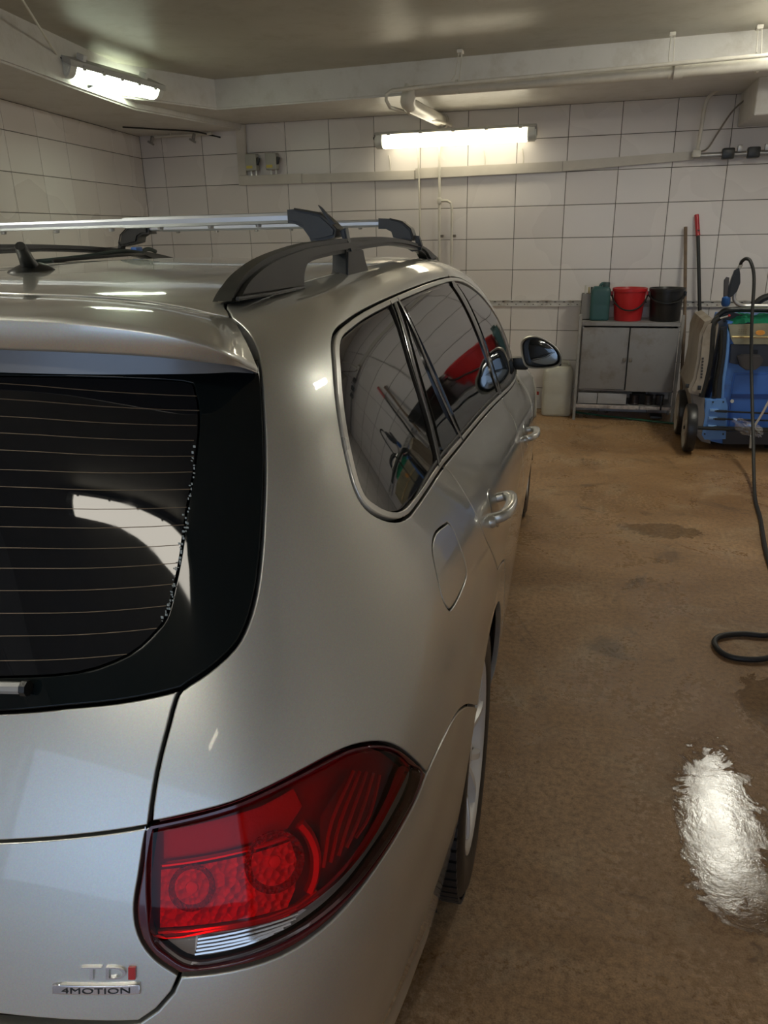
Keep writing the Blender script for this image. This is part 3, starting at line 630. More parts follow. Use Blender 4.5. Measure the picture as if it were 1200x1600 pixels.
hp+=[(.962,4.40,.014),(.935,4.1,.013),(.885,3.7,.013),(.862,3.4,.013),(.862,3.15,.013),(.82,2.92,.013)]
hp+=[(.74,2.805,.013),(.64,2.79,.013),(.56,2.755,.013),(.528,2.695,.013),(.55,2.62,.013),(.61,2.598,.013),(.70,2.622,.016),(.82,2.72,.030),(.95,2.9,.013),(1.15,3.2,.013),(1.5,3.6,.013)]
tag(tb('pressure_hose',hp,.0105,RUBBER,smooth_n=7,seg=10),'long black high pressure hose running from the spray gun down and across the floor','hose')
# ------------------------------------------------------------------ the car: one smooth shell, panels cut out of it
NET=[
[(0,-0.86,0.24),(0.27,-0.86,0.24),(0.48,-0.84,0.24),(0.63,-0.79,0.24),(0.72,-0.7,0.24),(0.765,-0.6,0.23),(0.79,-0.45,0.22),(0.8,-0.25,0.21),(0.8,0,0.2),(0.8,0.4,0.2),(0.8,0.9,0.2),(0.8,1.4,0.2),(0.8,1.9,0.2),(0.8,2.35,0.2),(0.79,2.75,0.2),(0.76,3.05,0.2),(0.66,3.25,0.19),(0.5,3.33,0.18),(0.26,3.38,0.18),(0,3.39,0.18)],
[(0,-0.93,0.33),(0.28,-0.93,0.33),(0.5,-0.91,0.33),(0.63,-0.86,0.33),(0.715,-0.76,0.33),(0.76,-0.63,0.33),(0.79,-0.47,0.32),(0.82,-0.25,0.31),(0.838,0,0.29),(0.845,0.4,0.27),(0.845,0.9,0.27),(0.845,1.4,0.27),(0.845,1.9,0.28),(0.85,2.35,0.3),(0.84,2.75,0.31),(0.8,3.08,0.31),(0.7,3.32,0.3),(0.52,3.41,0.29),(0.27,3.46,0.29),(0,3.47,0.29)],
[(0,-0.965,0.48),(0.29,-0.965,0.48),(0.52,-0.945,0.48),(0.665,-0.89,0.48),(0.757,-0.79,0.48),(0.8,-0.66,0.48),(0.822,-0.5,0.48),(0.845,-0.26,0.47),(0.855,0,0.45),(0.858,0.4,0.42),(0.862,0.9,0.41),(0.862,1.4,0.41),(0.864,1.9,0.42),(0.87,2.35,0.44),(0.862,2.75,0.45),(0.83,3.1,0.45),(0.73,3.36,0.44),(0.54,3.46,0.43),(0.28,3.51,0.43),(0,3.52,0.43)],
[(0,-0.964,0.638),(0.289,-0.964,0.638),(0.519,-0.944,0.638),(0.674,-0.899,0.638),(0.775,-0.809,0.638),(0.812,-0.678,0.638),(0.835,-0.518,0.638),(0.853,-0.278,0.638),(0.861,0.002,0.629),(0.866,0.4,0.6),(0.872,0.9,0.58),(0.872,1.4,0.58),(0.872,1.9,0.58),(0.875,2.35,0.6),(0.868,2.75,0.6),(0.84,3.1,0.59),(0.75,3.35,0.57),(0.56,3.45,0.56),(0.29,3.5,0.56),(0,3.51,0.56)],
[(0,-0.929,0.753),(0.271,-0.928,0.753),(0.492,-0.914,0.753),(0.657,-0.886,0.761),(0.787,-0.813,0.761),(0.832,-0.672,0.761),(0.853,-0.495,0.761),(0.861,-0.235,0.761),(0.865,0.052,0.753),(0.868,0.448,0.73),(0.872,0.941,0.706),(0.873,1.433,0.691),(0.871,1.925,0.684),(0.867,2.374,0.695),(0.855,2.768,0.697),(0.82,3.09,0.678),(0.74,3.306,0.659),(0.56,3.424,0.649),(0.29,3.474,0.649),(0,3.484,0.649)],
[(0,-0.892,0.863),(0.241,-0.891,0.863),(0.45,-0.874,0.871),(0.62,-0.85,0.88),(0.768,-0.775,0.888),(0.832,-0.613,0.888),(0.853,-0.424,0.888),(0.862,-0.161,0.88),(0.863,0.136,0.863),(0.861,0.543,0.831),(0.861,1.042,0.799),(0.861,1.518,0.77),(0.857,1.942,0.76),(0.847,2.333,0.774),(0.828,2.664,0.779),(0.788,2.962,0.763),(0.708,3.181,0.745),(0.537,3.308,0.736),(0.277,3.358,0.736),(0,3.368,0.736)],
[(0,-0.847,0.96),(0.208,-0.846,0.96),(0.408,-0.828,0.969),(0.584,-0.801,0.989),(0.729,-0.723,0.999),(0.799,-0.553,0.999),(0.823,-0.354,0.999),(0.83,-0.083,0.979),(0.829,0.201,0.951),(0.827,0.627,0.914),(0.832,1.082,0.871),(0.836,1.508,0.832),(0.83,1.832,0.822),(0.801,2.174,0.838),(0.752,2.483,0.837),(0.693,2.749,0.834),(0.593,2.93,0.828),(0.442,3.029,0.819),(0.234,3.068,0.82),(0,3.078,0.82)],
[(0,-0.795,1.05),(0.183,-0.794,1.05),(0.378,-0.776,1.061),(0.562,-0.75,1.072),(0.699,-0.677,1.083),(0.765,-0.521,1.083),(0.779,-0.33,1.077),(0.781,-0.052,1.05),(0.781,0.239,1.014),(0.784,0.676,0.969),(0.796,1.095,0.928),(0.808,1.441,0.893),(0.807,1.771,0.877),(0.785,2.005,0.879),(0.723,2.188,0.884),(0.65,2.287,0.888),(0.545,2.357,0.89),(0.398,2.41,0.892),(0.208,2.445,0.893),(0,2.453,0.893)],
[(0,-0.734,1.162),(0.165,-0.733,1.162),(0.349,-0.722,1.162),(0.53,-0.697,1.174),(0.67,-0.636,1.174),(0.729,-0.49,1.174),(0.74,-0.315,1.168),(0.738,-0.028,1.139),(0.735,0.278,1.105),(0.735,0.745,1.072),(0.748,1.201,1.04),(0.765,1.571,1.009),(0.773,1.842,0.989),(0.759,2.03,0.98),(0.701,2.174,0.976),(0.625,2.253,0.979),(0.516,2.321,0.982),(0.364,2.372,0.984),(0.184,2.405,0.985),(0,2.413,0.986)],
[(0,-0.665,1.295),(0.157,-0.664,1.295),(0.322,-0.659,1.295),(0.505,-0.64,1.295),(0.633,-0.586,1.289),(0.679,-0.457,1.283),(0.684,-0.287,1.277),(0.678,-0.018,1.258),(0.673,0.299,1.246),(0.673,0.763,1.234),(0.684,1.249,1.21),(0.704,1.63,1.174),(0.719,1.881,1.136),(0.708,2.008,1.111),(0.64,2.119,1.108),(0.572,2.18,1.105),(0.458,2.242,1.107),(0.302,2.285,1.108),(0.157,2.311,1.109),(0,2.319,1.109)],
[(0,-0.598,1.387),(0.151,-0.597,1.387),(0.299,-0.592,1.384),(0.468,-0.573,1.38),(0.578,-0.518,1.374),(0.617,-0.409,1.368),(0.621,-0.262,1.365),(0.618,-0.006,1.363),(0.615,0.299,1.363),(0.617,0.738,1.363),(0.623,1.153,1.357),(0.63,1.495,1.335),(0.64,1.742,1.302),(0.624,1.884,1.272),(0.571,1.988,1.255),(0.501,2.057,1.25),(0.384,2.115,1.249),(0.255,2.162,1.248),(0.133,2.189,1.247),(0,2.199,1.247)],
[(0,-0.506,1.416),(0.129,-0.506,1.416),(0.238,-0.5,1.416),(0.371,-0.482,1.416),(0.468,-0.433,1.411),(0.517,-0.36,1.405),(0.526,-0.213,1.41),(0.523,0.031,1.419),(0.521,0.299,1.424),(0.521,0.689,1.427),(0.523,1.055,1.422),(0.523,1.348,1.407),(0.517,1.567,1.387),(0.493,1.696,1.371),(0.434,1.786,1.362),(0.362,1.841,1.356),(0.273,1.895,1.349),(0.189,1.937,1.346),(0.106,1.957,1.345),(0,1.967,1.345)],
[(0,-0.335,1.427),(0.087,-0.335,1.427),(0.14,-0.329,1.426),(0.19,-0.311,1.426),(0.238,-0.274,1.426),(0.267,-0.213,1.426),(0.277,-0.104,1.428),(0.277,0.092,1.43),(0.277,0.299,1.43),(0.272,0.567,1.424),(0.267,0.763,1.415),(0.257,0.933,1.406),(0.238,1.055,1.395),(0.213,1.141,1.389),(0.19,1.202,1.384),(0.163,1.251,1.381),(0.134,1.299,1.38),(0.103,1.336,1.377),(0.064,1.36,1.377),(0,1.367,1.377)],
[(0,-0.14,1.432),(0.05,-0.14,1.432),(0.076,-0.134,1.432),(0.092,-0.116,1.432),(0.105,-0.079,1.432),(0.111,-0.03,1.432),(0.113,0.043,1.433),(0.113,0.177,1.435),(0.113,0.323,1.435),(0.113,0.47,1.431),(0.111,0.592,1.427),(0.108,0.702,1.424),(0.105,0.787,1.419),(0.1,0.848,1.416),(0.092,0.897,1.414),(0.081,0.933,1.411),(0.07,0.958,1.41),(0.054,0.982,1.409),(0.031,1,1.409),(0,1.007,1.409)],
[(0,0.055,1.435),(0,0.055,1.435),(0,0.055,1.435),(0,0.055,1.435),(0,0.055,1.435),(0,0.055,1.435),(0,0.116,1.436),(0,0.226,1.437),(0,0.348,1.437),(0,0.421,1.436),(0,0.494,1.435),(0,0.567,1.433),(0,0.616,1.432),(0,0.653,1.431),(0,0.677,1.43),(0,0.677,1.43),(0,0.677,1.43),(0,0.677,1.43),(0,0.677,1.43),(0,0.677,1.43)]]

NR=len(NET); NC=len(NET[0])
CP=np.zeros((NR+3,NC+2,3))
for i in range(-1,NR+2):
    for j in range(-1,NC+1):
        sx=1.0; jj=j; ii=i
        if jj<0: jj=-jj; sx=-sx
        if jj>=NC: jj=2*(NC-1)-jj; sx=-sx
        if ii>=NR: ii=2*(NR-1)-ii; sx=-sx
        if ii<0: p=2*np.array(NET[0][jj])-np.array(NET[-ii][jj])
        else: p=np.array(NET[ii][jj])
        CP[i+1,j+1]=(sx*p[0],p[1],p[2])
def _b(t): return np.stack([(1-t)**3/6,(3*t**3-6*t*t+4)/6,(-3*t**3+3*t*t+3*t+1)/6,t**3/6],-1)
def _d(t): return np.stack([-(1-t)**2/2,(3*t*t-4*t)/2,(-3*t*t+2*t+1)/2,t*t/2],-1)
def SH(st):
    """evaluate shell: returns P, dP/ds, dP/dt, unit normal"""
    st=np.atleast_2d(np.asarray(st,float)); s=np.clip(st[:,0],0,NC-1); t=np.clip(st[:,1],0,NR-1)
    j=np.minimum(np.floor(s).astype(int),NC-2); i=np.minimum(np.floor(t).astype(int),NR-2)
    bs,ds=_b(s-j),_d(s-j); bt,dt=_b(t-i),_d(t-i)
    blk=CP[(i[:,None]+np.arange(4))[:,:,None],(j[:,None]+np.arange(4))[:,None,:]]
    P=np.einsum('na,nb,nabk->nk',bt,bs,blk); Ps=np.einsum('na,nb,nabk->nk',bt,ds,blk); Pt=np.einsum('na,nb,nabk->nk',dt,bs,blk)
    n=np.cross(Ps,Pt); n/=np.maximum(np.linalg.norm(n,axis=1,keepdims=True),1e-9)
    return P,Ps,Pt,n
def yz(y,z,s=8.,t=4.):
    """shell parameters of the side point with given y and z"""
    for _ in range(50):
        P,Ps,Pt,n=SH([(s,t)]); e=np.array([y-P[0,1],z-P[0,2]]); J=np.array([[Ps[0,1],Pt[0,1]],[Ps[0,2],Pt[0,2]]])
        d=np.clip(np.linalg.solve(J,e),-1,1); s=float(np.clip(s+d[0],.1,18.9)); t=float(np.clip(t+d[1],0,13.5))
    return (s,t)
def crs(pts,n=4):
    """smooth an open (s,t) curve"""
    P=np.array(pts); out=[]
    for i in range(len(P)-1):
        p1,p2=P[i],P[i+1]; p0=P[i-1] if i else 2*p1-p2; p3=P[i+2] if i+2<len(P) else 2*p2-p1
        for k in range(n):
            u=k/n; out.append(tuple(.5*(2*p1+(-p0+p2)*u+(2*p0-5*p1+4*p2-p3)*u*u+(-p0+3*p1-3*p2+p3)*u**3)))
    out.append(tuple(P[-1])); return out
def join(*cs):
    out=[]
    for c in cs:
        for p in c:
            if not out or abs(p[0]-out[-1][0])+abs(p[1]-out[-1][1])>.004: out.append((float(p[0]),float(p[1])))
    if abs(out[0][0]-out[-1][0])+abs(out[0][1]-out[-1][1])<.004: out.pop()
    return out
def rev(c): return list(c)[::-1]
def onaxis(p): return p[0]<1e-6 or p[0]>NC-1-1e-6 or p[1]>NR-1-1e-6
def resample(loop,step=.12):
    out=[]; n=len(loop)
    for i in range(n):
        a=np.array(loop[i]); b=np.array(loop[(i+1)%n]); k=max(1,int(np.linalg.norm(b-a)/step))
        for q in range(k): out.append(tuple(a+(b-a)*q/k))
    return out
def inset(loop,g,sgn):
    """move a loop (ccw, sgn=+1) g metres to its inner side along the surface"""
    L_=np.array(loop); n=len(L_); P,Ps,Pt,N=SH(L_); ax=np.array([onaxis(p) for p in loop])
    out=[];outd=[]
    for i in range(n):
        dirs=[]
        for a,b in ((i-1,i),(i,(i+1)%n)):
            if ax[a] and ax[b]: continue
            e=P[b]-P[a]; l=np.linalg.norm(e)
            if l>1e-7: dirs.append(np.cross(N[i],e/l)*sgn)
        if not dirs: out.append(tuple(L_[i])); outd.append(np.zeros(3)); continue
        if len(dirs)==2:
            m=dirs[0]+dirs[1]; l=np.linalg.norm(m); m=m/l if l>.2 else dirs[0]; k=1/max(.5,float(m@dirs[0]))
        else: m=dirs[0]; k=1
        A=np.stack([Ps[i],Pt[i]],1); d=np.linalg.lstsq(A,m*g*k,rcond=None)[0]
        d=np.clip(d,-.15,.15)
        q=L_[i]+d
        if ax[i]:
            if L_[i,0]<1e-6: q[0]=0
            if L_[i,0]>NC-1-1e-6: q[0]=NC-1
            if L_[i,1]>NR-1-1e-6: q[1]=NR-1
        out.append(tuple(q)); outd.append(-m)
    return out,outd
def area(l): return .5*sum(l[i][0]*l[(i+1)%len(l)][1]-l[(i+1)%len(l)][0]*l[i][1] for i in range(len(l)))
def inside(pts,loops):
    pts=np.asarray(pts); c=np.zeros(len(pts),bool)
    for l in loops:
        l=np.asarray(l); x0,y0=l[:,0],l[:,1]; x1,y1=np.roll(x0,-1),np.roll(y0,-1)
        for a,b,p,q in zip(x0,y0,x1,y1):
            if b==q: continue
            m=((b>pts[:,1])!=(q>pts[:,1]))&(pts[:,0]<(p-a)*(pts[:,1]-b)/(q-b)+a); c^=m
    return c
def panel(name,loops,m,parent,gap=.0022,off=0.0,r=.0022,depth=.014,mirror='copy',step=(.22,.22),lstep=.12,dome=0,props=None):
    """cut a panel out of the shell; mirror: copy (left twin), weld (one piece across the centre) or none"""
    L0=[]
    for k,l in enumerate(loops):
        l=resample(l,lstep)
        if (area(l)>0)!=(k==0): l=l[::-1]
        L0.append(l)
    LI=[];OD=[]
    for l in L0:
        if gap>0 or r>0:
            a,b=inset(l,gap+r,1); 
        else: a,b=l,[np.zeros(3)]*len(l)
        LI.append(a);OD.append(b)
    allp=[p for l in LI for p in l]; edges=[];k=0
    for l in LI:
        n=len(l); edges+=[(k+i,k+(i+1)%n) for i in range(n)]; k+=n
    A=np.array(LI[0]); lo,hi=A.min(0),A.max(0)
    gs=np.arange(lo[0]+step[0]/2,hi[0],step[0]); gt=np.arange(lo[1]+step[1]/2,hi[1],step[1])
    if len(gs) and len(gt):
        G=np.array([(a,b) for a in gs for b in gt]); G=G[inside(G,LI)]
        B_=np.array(allp)
        if len(G):
            dmin=np.array([np.abs(B_-g).max(1).min() for g in G]); G=G[dmin>.3*min(step)]
            allp=allp+[tuple(g) for g in G]
    res=geometry.delaunay_2d_cdt([Vector(p) for p in allp],edges,[],0,1e-6)
    V=np.array([(v.x,v.y) for v in res[0]]); F=[tuple(f) for f in res[2]]
    cen=np.array([V[list(f)].mean(0) for f in F]); ok=inside(cen,LI)
    F=[f for f,o_ in zip(F,ok) if o_]
    P,Ps,Pt,N=SH(V); P=P+N*off
    if dome:
        B_=np.array([p for l in LI for p in l]); d=np.array([np.abs(B_-v).max(1).min() for v in V]); P=P+N*(dome*np.minimum(1,d/.25))[:,None]
    verts=[tuple(p) for p in P]; nor=[tuple(n) for n in N]; faces=[]
    for f in F:
        a,b,c=(V[f[0]],V[f[1]],V[f[2]]) if len(f)>=3 else (0,0,0)
        z=(b[0]-a[0])*(c[1]-a[1])-(b[1]-a[1])*(c[0]-a[0])
        faces.append(f if z>0 else f[::-1])
    if r>0:
        for l,od,l0 in zip(LI,OD,L0):
            PB,_,_,NB=SH(l); PB=PB+NB*off; n=len(l); base=len(verts); prof=[(0,0,0)]
            rings=[]
            for (o1,o2,ang_) in ((0,0,0),(r*.5,r*.13,.5),(r*.87,r*.5,1.05),(r,r,1.57),(r*1.02,depth,1.57)):
                ids=[]
                for i in range(n):
                    d=od[i]; p=PB[i]+d*o1-NB[i]*o2; nn=NB[i]*math.cos(ang_)+d*math.sin(ang_)
                    if np.linalg.norm(nn)<1e-6: nn=NB[i]
                    ids.append(len(verts)); verts.append(tuple(p)); nor.append(tuple(nn/np.linalg.norm(nn)))
                rings.append(ids)
            for R0,R1 in zip(rings,rings[1:]):
                for i in range(n):
                    j=(i+1)%n
                    if onaxis(l0[i]) and onaxis(l0[j]): continue
                    faces.append((R0[i],R1[i],R1[j],R0[j]))
    def mk(vs,fs,ns):
        me=bpy.data.meshes.new(name); me.from_pydata(vs,[],fs); me.materials.append(m)
        me.polygons.foreach_set('use_smooth',[True]*len(fs)); me.update()
        me.normals_split_custom_set_from_vertices(ns)
        o=link(bpy.data.objects.new(name,me),parent)
        if props:
            for a,b in props.items(): o[a]=b
        return o
    mir=lambda v:(-v[0],v[1],v[2])
    if mirror=='none': return mk(verts,faces,nor)
    mv=[mir(v) for v in verts]; mn=[mir(v) for v in nor]; mf=[f[::-1] for f in faces]
    if mirror=='weld':
        k=len(verts); return mk(verts+mv,faces+[tuple(i+k for i in f) for f in mf],nor+mn)
    return mk(verts,faces,nor),mk(mv,mf,mn)
def twin(o):
    """left-hand twin of a right-hand part"""
    me=o.data.copy(); me.transform(Matrix.Scale(-1,4,(1,0,0))); me.flip_normals()
    c=bpy.data.objects.new(o.name.split('.')[0],me); COL.objects.link(c); c.parent=o.parent
    return c
car=thing('car','silver estate car with roof rails and crossbars parked in the tiled wash bay','car',(-1.0241,1.3243,0),.0349)
# ---- curves in shell coordinates
gapA=crs([(4.64,10.462),(4.624,10.151),(4.538,9.799),(4.424,9.483),(4.298,9.08),(4.166,8.567),(4.047,8.092),(3.961,7.726),(3.865,7.354),(3.76,7.063),(3.645,6.864),(3.449,6.688),(3.268,6.562),(3.208,6.419),(3.163,6.245),(3.051,5.832),(2.953,5.41)],3)
lampTop=crs([(2.953,5.41),(3.194,5.432),(3.465,5.451),(3.684,5.482),(3.924,5.511),(4.165,5.514),(4.398,5.466),(4.659,5.317),(4.89,5.099),(5.145,4.784),(5.39,4.479)],3)
lampLow=crs([(5.39,4.479),(5.206,4.419),(4.924,4.386),(4.579,4.343),(4.265,4.274),(3.942,4.202),(3.621,4.153),(3.277,4.153),(2.948,4.178)],3)
lampIn=crs([(2.948,4.178),(2.819,4.341),(2.758,4.52),(2.766,4.748),(2.844,5.034),(2.914,5.295),(2.953,5.41)],6)
tgLow=[(2.948,4.178),(2.88,4.044),(2.757,3.901),(2.629,3.803)]
dlo=crs([(7.16,7.237),(6.173,7.161),(5.802,7.182),(5.506,7.352),(5.252,7.619),(5.143,7.864),(5.142,8.177),(5.247,8.611),(5.444,9.016),(5.722,9.392),(5.948,9.641),(6.197,9.8),(6.549,9.88),(7.042,9.952),(7.828,9.993),(8.63,10.011),(9.817,10.036)],3)
belt=[(7.16,7.237),(8.311,7.231),(10.098,7.195)]
qglass=[(7.646,9.811),(7.147,9.778),(6.579,9.714),(6.245,9.649),(5.985,9.494),(5.567,8.983),(5.334,8.521),(5.222,8.145),(5.232,7.871),(5.361,7.627),(5.607,7.42),(5.909,7.343),(6.852,7.392),(7.068,7.917),(7.34,8.686),(7.519,9.287)]
fuel=crs([(6.613,6.453),(6.287,6.556),(6.098,6.464),(6.017,6.226),(5.989,5.844),(6.074,5.613),(6.169,5.544),(6.397,5.509),(6.685,5.531),(6.717,5.735),(6.683,6.07),(6.668,6.31),(6.613,6.453)],3)
crease=[(2.039,5.309),(2.483,5.354),(2.944,5.396)]
glassB=[(2.143,6.481),(2.543,6.508),(2.861,6.518),(3.104,6.539),(3.268,6.562)]
inwin=crs([(2.215,9.521),(2.865,9.516),(3.585,9.463),(3.668,9.342),(3.647,9.034),(3.561,8.653),(3.449,8.246),(3.361,7.836),(3.289,7.549),(3.226,7.322),(3.148,7.182),(2.967,6.989),(2.638,6.851),(2.157,6.836)],3)
hatch=[(2.141,11.366),(2.995,11.24),(3.656,11.102),(4.155,10.827),(4.442,10.584),(4.64,10.462)]
doorR=crs([(7.16,7.237),(7.305,6.819),(7.402,6.258),(7.555,5.547),(7.748,5.106),(8.337,4.164)],3)
doorM=crs([(10.098,7.195),(10.332,6.346),(10.283,5.657),(10.301,5.141),(10.393,4.364)],3)
hatch=crs([(0,11.75),(1.0,11.74)]+hatch,4)
AX,AZ,AR=.115,.315,.365; FX=2.62
def arc(cy,a0,a1,n=14,R=AR): return [yz(cy+R*math.sin(math.radians(a0+(a1-a0)*k/n)),AZ+R*math.cos(math.radians(a0+(a1-a0)*k/n)),8 if cy<1 else 13.5,3) for k in range(n+1)]
J6=arc(AX,-37,-37,1)[0]
seam=crs([(5.39,4.479),(5.676,4.466),(5.964,4.401),(6.238,4.287),(6.538,4.058),(6.938,3.649)]+[J6],3)
# side door lower edges
sillz=.345
aR=arc(AX,-37,97,16)                 # rear arch, bumper side over the top to the sill
doorR_low=[yz(.40,.70),yz(.455,.60),yz(.515,.50),yz(.56,.42),yz(.60,sillz)]
dR=join(doorR,crs([doorR[-1]]+doorR_low,2))
dM=join(doorM,crs([doorM[-1],yz(1.16,.60,10.3,3),yz(1.155,.48,10.3,2),yz(1.15,sillz,10.3,1)],3))
Fgap=[(12.75,7.1),(12.7,6.6),(12.5,6.0),yz(1.93,.70,12,4),yz(1.955,.60,12,3),yz(1.98,.48,12,2),yz(2.0,sillz,12,1)]
dloTop=[(9.818,10.036),(10.45,9.98),(11.1,9.72),(11.7,9.30),(12.2,8.80),(12.6,8.20),(12.9,7.55),(12.95,7.15)]
dloT=crs([dlo[-1]]+dloTop[1:],3)
beltF=crs([belt[-1],(11.0,7.17),(12.0,7.13),(12.75,7.1)],3)
beltAll=join(belt,beltF)
# ---- dark inner shell
iv=[];ifc=[]
ss=np.linspace(0,NC-1,77); ts=np.linspace(0,NR-1,57)
st=np.array([(a,b) for b in ts for a in ss]); P,_,_,N=SH(st); P=P-N*.030
lampz=inside(st,[join(lampTop,lampLow,lampIn)])
P[lampz]-=N[lampz]*.05
P[:,2]=np.maximum(P[:,2],.19)
idx=lambda i,j:i*77+j
iv=[tuple(p) for p in P]
for i in range(56):
    for j in range(76):
        q=(idx(i,j),idx(i,j+1),idx(i+1,j+1),idx(i+1,j)); c=P[list(q)].mean(0)
        if c[0]>.45 and (math.hypot(c[1]-AX,c[2]-AZ)<.385 or math.hypot(c[1]-FX,c[2]-AZ)<.385): continue
        ifc.append(q)
k=len(iv); iv2=[(-x,y,z) for x,y,z in iv]
me=bpy.data.meshes.new('inner_body'); me.from_pydata(iv+iv2,[],ifc+[tuple(a+k for a in f[::-1]) for f in ifc]); me.materials.append(DARK); link(bpy.data.objects.new('inner_body',me),car)
bx('floor_pan',(0,1.27,.235),(1.10,4.0,.07),DARK,car,bev=.02)
for cy in (AX,FX):
    for s in (-1,1):
        bm=bmesh.new(); n=24; rs=[]
        for k in range(n+1):
            a=math.radians(-108+216*k/n); y,z=cy+.372*math.sin(a),AZ+.372*math.cos(a)
            rs.append([bm.verts.new((s*x,y,z)) for x in (.56,.80 if cy<1 else .845)]+[bm.verts.new((s*.56,cy,AZ))])
        for A,B in zip(rs,rs[1:]):
            bm.faces.new((A[0],A[1],B[1],B[0])); bm.faces.new((A[0],B[0],A[2]))
        obj('wheel_arch_liner',bm,DARK,car)
# ---- painted panels
J1=gapA[0]
# body side: quarter, roof side frame, sill, with one opening for windows and doors
bottom=[yz(.52,.235,8.5,1),(9.2,.05),(10.5,.0),(11.8,.02),(12.6,.1)]
ditch=crs([J1,(4.95,10.80),(5.6,10.86),(6.5,10.86),(8,10.86),(9.5,10.86),(11,10.84),(12.2,10.75),(13.2,10.55)],3)
apil=crs([(13.2,10.55),(13.55,10.0),(13.6,9.3),(13.6,8.4),(13.6,7.6),(13.5,7.2)],3)
side_outer=join(gapA,lampTop,seam,aR,bottom,[yz(2.02,.26,12.2,.5)],rev([(12.95,7.0),(12.85,6.5),(12.62,5.9),yz(1.945,.70,12,4),yz(1.97,.60,12,3),yz(1.995,.48,12,2),yz(2.015,sillz-.02,12,1)]),[(13.5,7.15)],rev(apil),rev(ditch))
aperture=join(rev(dM) if False else [],dlo,dloT,[Fgap[0]],Fgap,rev([yz(1.6,sillz,11.5,1),yz(1.15,sillz,10.3,1),yz(.85,sillz,9.5,1)])[::-1],rev(dR))
panel('body_side',[side_outer,aperture,fuel],PAINT,car,step=(.25,.2),lstep=.10)
panel('fuel_flap',[fuel],PAINT,car,gap=.0012,r=.0018,lstep=.06)
# doors
rdoor=join(belt,dM,[yz(.85,sillz,9.5,1)],rev(dR))
fdoor=join(beltF,Fgap,[yz(1.6,sillz,11.5,1)],rev(dM))
rd,_=panel('rear_door',[rdoor],PAINT,car,step=(.2,.2),lstep=.08)
fd,_=panel('front_door',[fdoor],PAINT,car,step=(.22,.2),lstep=.1)
# window surround: silver ring round all side glass
full=join(dlo,dloT,[Fgap[0]],rev(beltAll))
def shrink(l,g):
    l=resample(l,.12)
    if area(l)<0: l=l[::-1]
    return inset(l,g,1)[0]
ring_in=shrink(full,.019)
panel('window_surround',[full,ring_in],SATIN,car,gap=.0030,r=.0022,off=.0015,depth=.010,lstep=.08,step=(.3,.3))
panel('pillar_trim',[shrink(full,.017)],GBLACK,car,gap=0,r=0,off=-.0045,step=(.25,.25))
# glass panes (each a little proud of the black frame)
def gp(name,l,off=-.0015): return panel(name,[l],GLASS,car,gap=0,r=.0010,off=off,depth=.004,step=(.2,.2),lstep=.1)
gp('rear_quarter_glass',crs(qglass+[qglass[0]],3)[:-1])
topo=9.80; boto=7.36
fix=[(7.93,9.62),(7.62,8.62),(7.40,7.93),(7.30,boto+.01),(7.93,boto),(7.93,8.3),(7.98,9.2)]
fix=crs([(7.947,9.667),(7.779,9.165),(7.616,8.641),(7.463,7.984),(7.35,7.384),(7.997,7.356)]+[(7.83,7.9),(7.80,8.6),(7.84,9.2),(7.93,9.62)],3)
gp('rear_door_fixed_glass',fix)
rg=join(crs([(8.06,9.74),(8.6,9.82),(9.2,9.83),(9.68,9.82)],3),crs([(9.68,9.82),(9.74,9.3),(9.80,8.8),(9.86,8.3),(9.92,7.8),(9.96,boto-.03)],2),crs([(9.96,boto-.03),(9.0,boto),(8.12,boto+.02)],2),crs([(8.12,boto+.02),(8.10,7.9),(8.06,8.6),(8.02,9.3),(8.06,9.74)],2))
gp('rear_door_glass',rg)
fg=join(crs([(10.06,9.83),(10.5,9.75),(11.1,9.48),(11.65,9.05),(12.1,8.55),(12.45,8.0),(12.62,7.45)],3),crs([(12.62,7.42),(11.6,7.33),(10.30,7.34)],2),crs([(10.30,7.34),(10.24,8.0),(10.18,8.7),(10.12,9.3),(10.06,9.83)],2))
gp('front_door_glass',fg)
def strip(name,line,w,m,off=.003,depth=.006):
    """raised strip of half width w along an (s,t) line, both sides"""
    l=resample(line+[line[-1]],.1)[:len(resample(line,.1))+1]
    l=crs(line,4); P,Ps,Pt,N=SH(l); A=[];B=[]
    for i in range(len(l)):
        e=P[min(i+1,len(l)-1)]-P[max(i-1,0)]; e/=np.linalg.norm(e); q=np.cross(N[i],e); ww=w[0]+(w[1]-w[0])*i/(len(l)-1) if isinstance(w,tuple) else w
        for S_,sg in ((A,1),(B,-1)): S_.append((P[i]+q*ww*sg,N[i]))
    bm=bmesh.new(); rows=[]
    for (a,na),(b,nb) in zip(A,B):
        rows.append([bm.verts.new(a-na*depth),bm.verts.new(a+na*(off-.001)),bm.verts.new(a*.82+b*.18+na*off),bm.verts.new(b*.82+a*.18+nb*off),bm.verts.new(b+nb*(off-.001)),bm.verts.new(b-nb*depth)])
    for R0,R1 in zip(rows,rows[1:]):
        for k in range(5): bm.faces.new((R0[k],R0[k+1],R1[k+1],R1[k]))
    o=obj(name,bm,m,car,angle=60); twin(o); return o
strip('pillar_strip',[(7.897,9.914),(7.604,9.089),(7.41,8.482),(7.273,8.002),(7.056,7.272)],(.010,.013),GBLACK,off=.001)
strip('pillar_seal',[(7.776,9.923),(7.512,9.17),(7.347,8.603),(7.239,8.07),(6.979,7.304)],.0022,RUBBER,off=.002)
strip('door_frame_strip',[(7.99,9.93),(7.93,9.2),(7.90,8.6),(7.95,7.9),(8.03,7.26)],(.009,.010),GBLACK,off=.002)
strip('pillar_strip',[(9.87,9.93),(9.93,9.3),(10.0,8.6),(10.08,7.9),(10.15,7.26)],(.030,.038),GBLACK,off=.001)
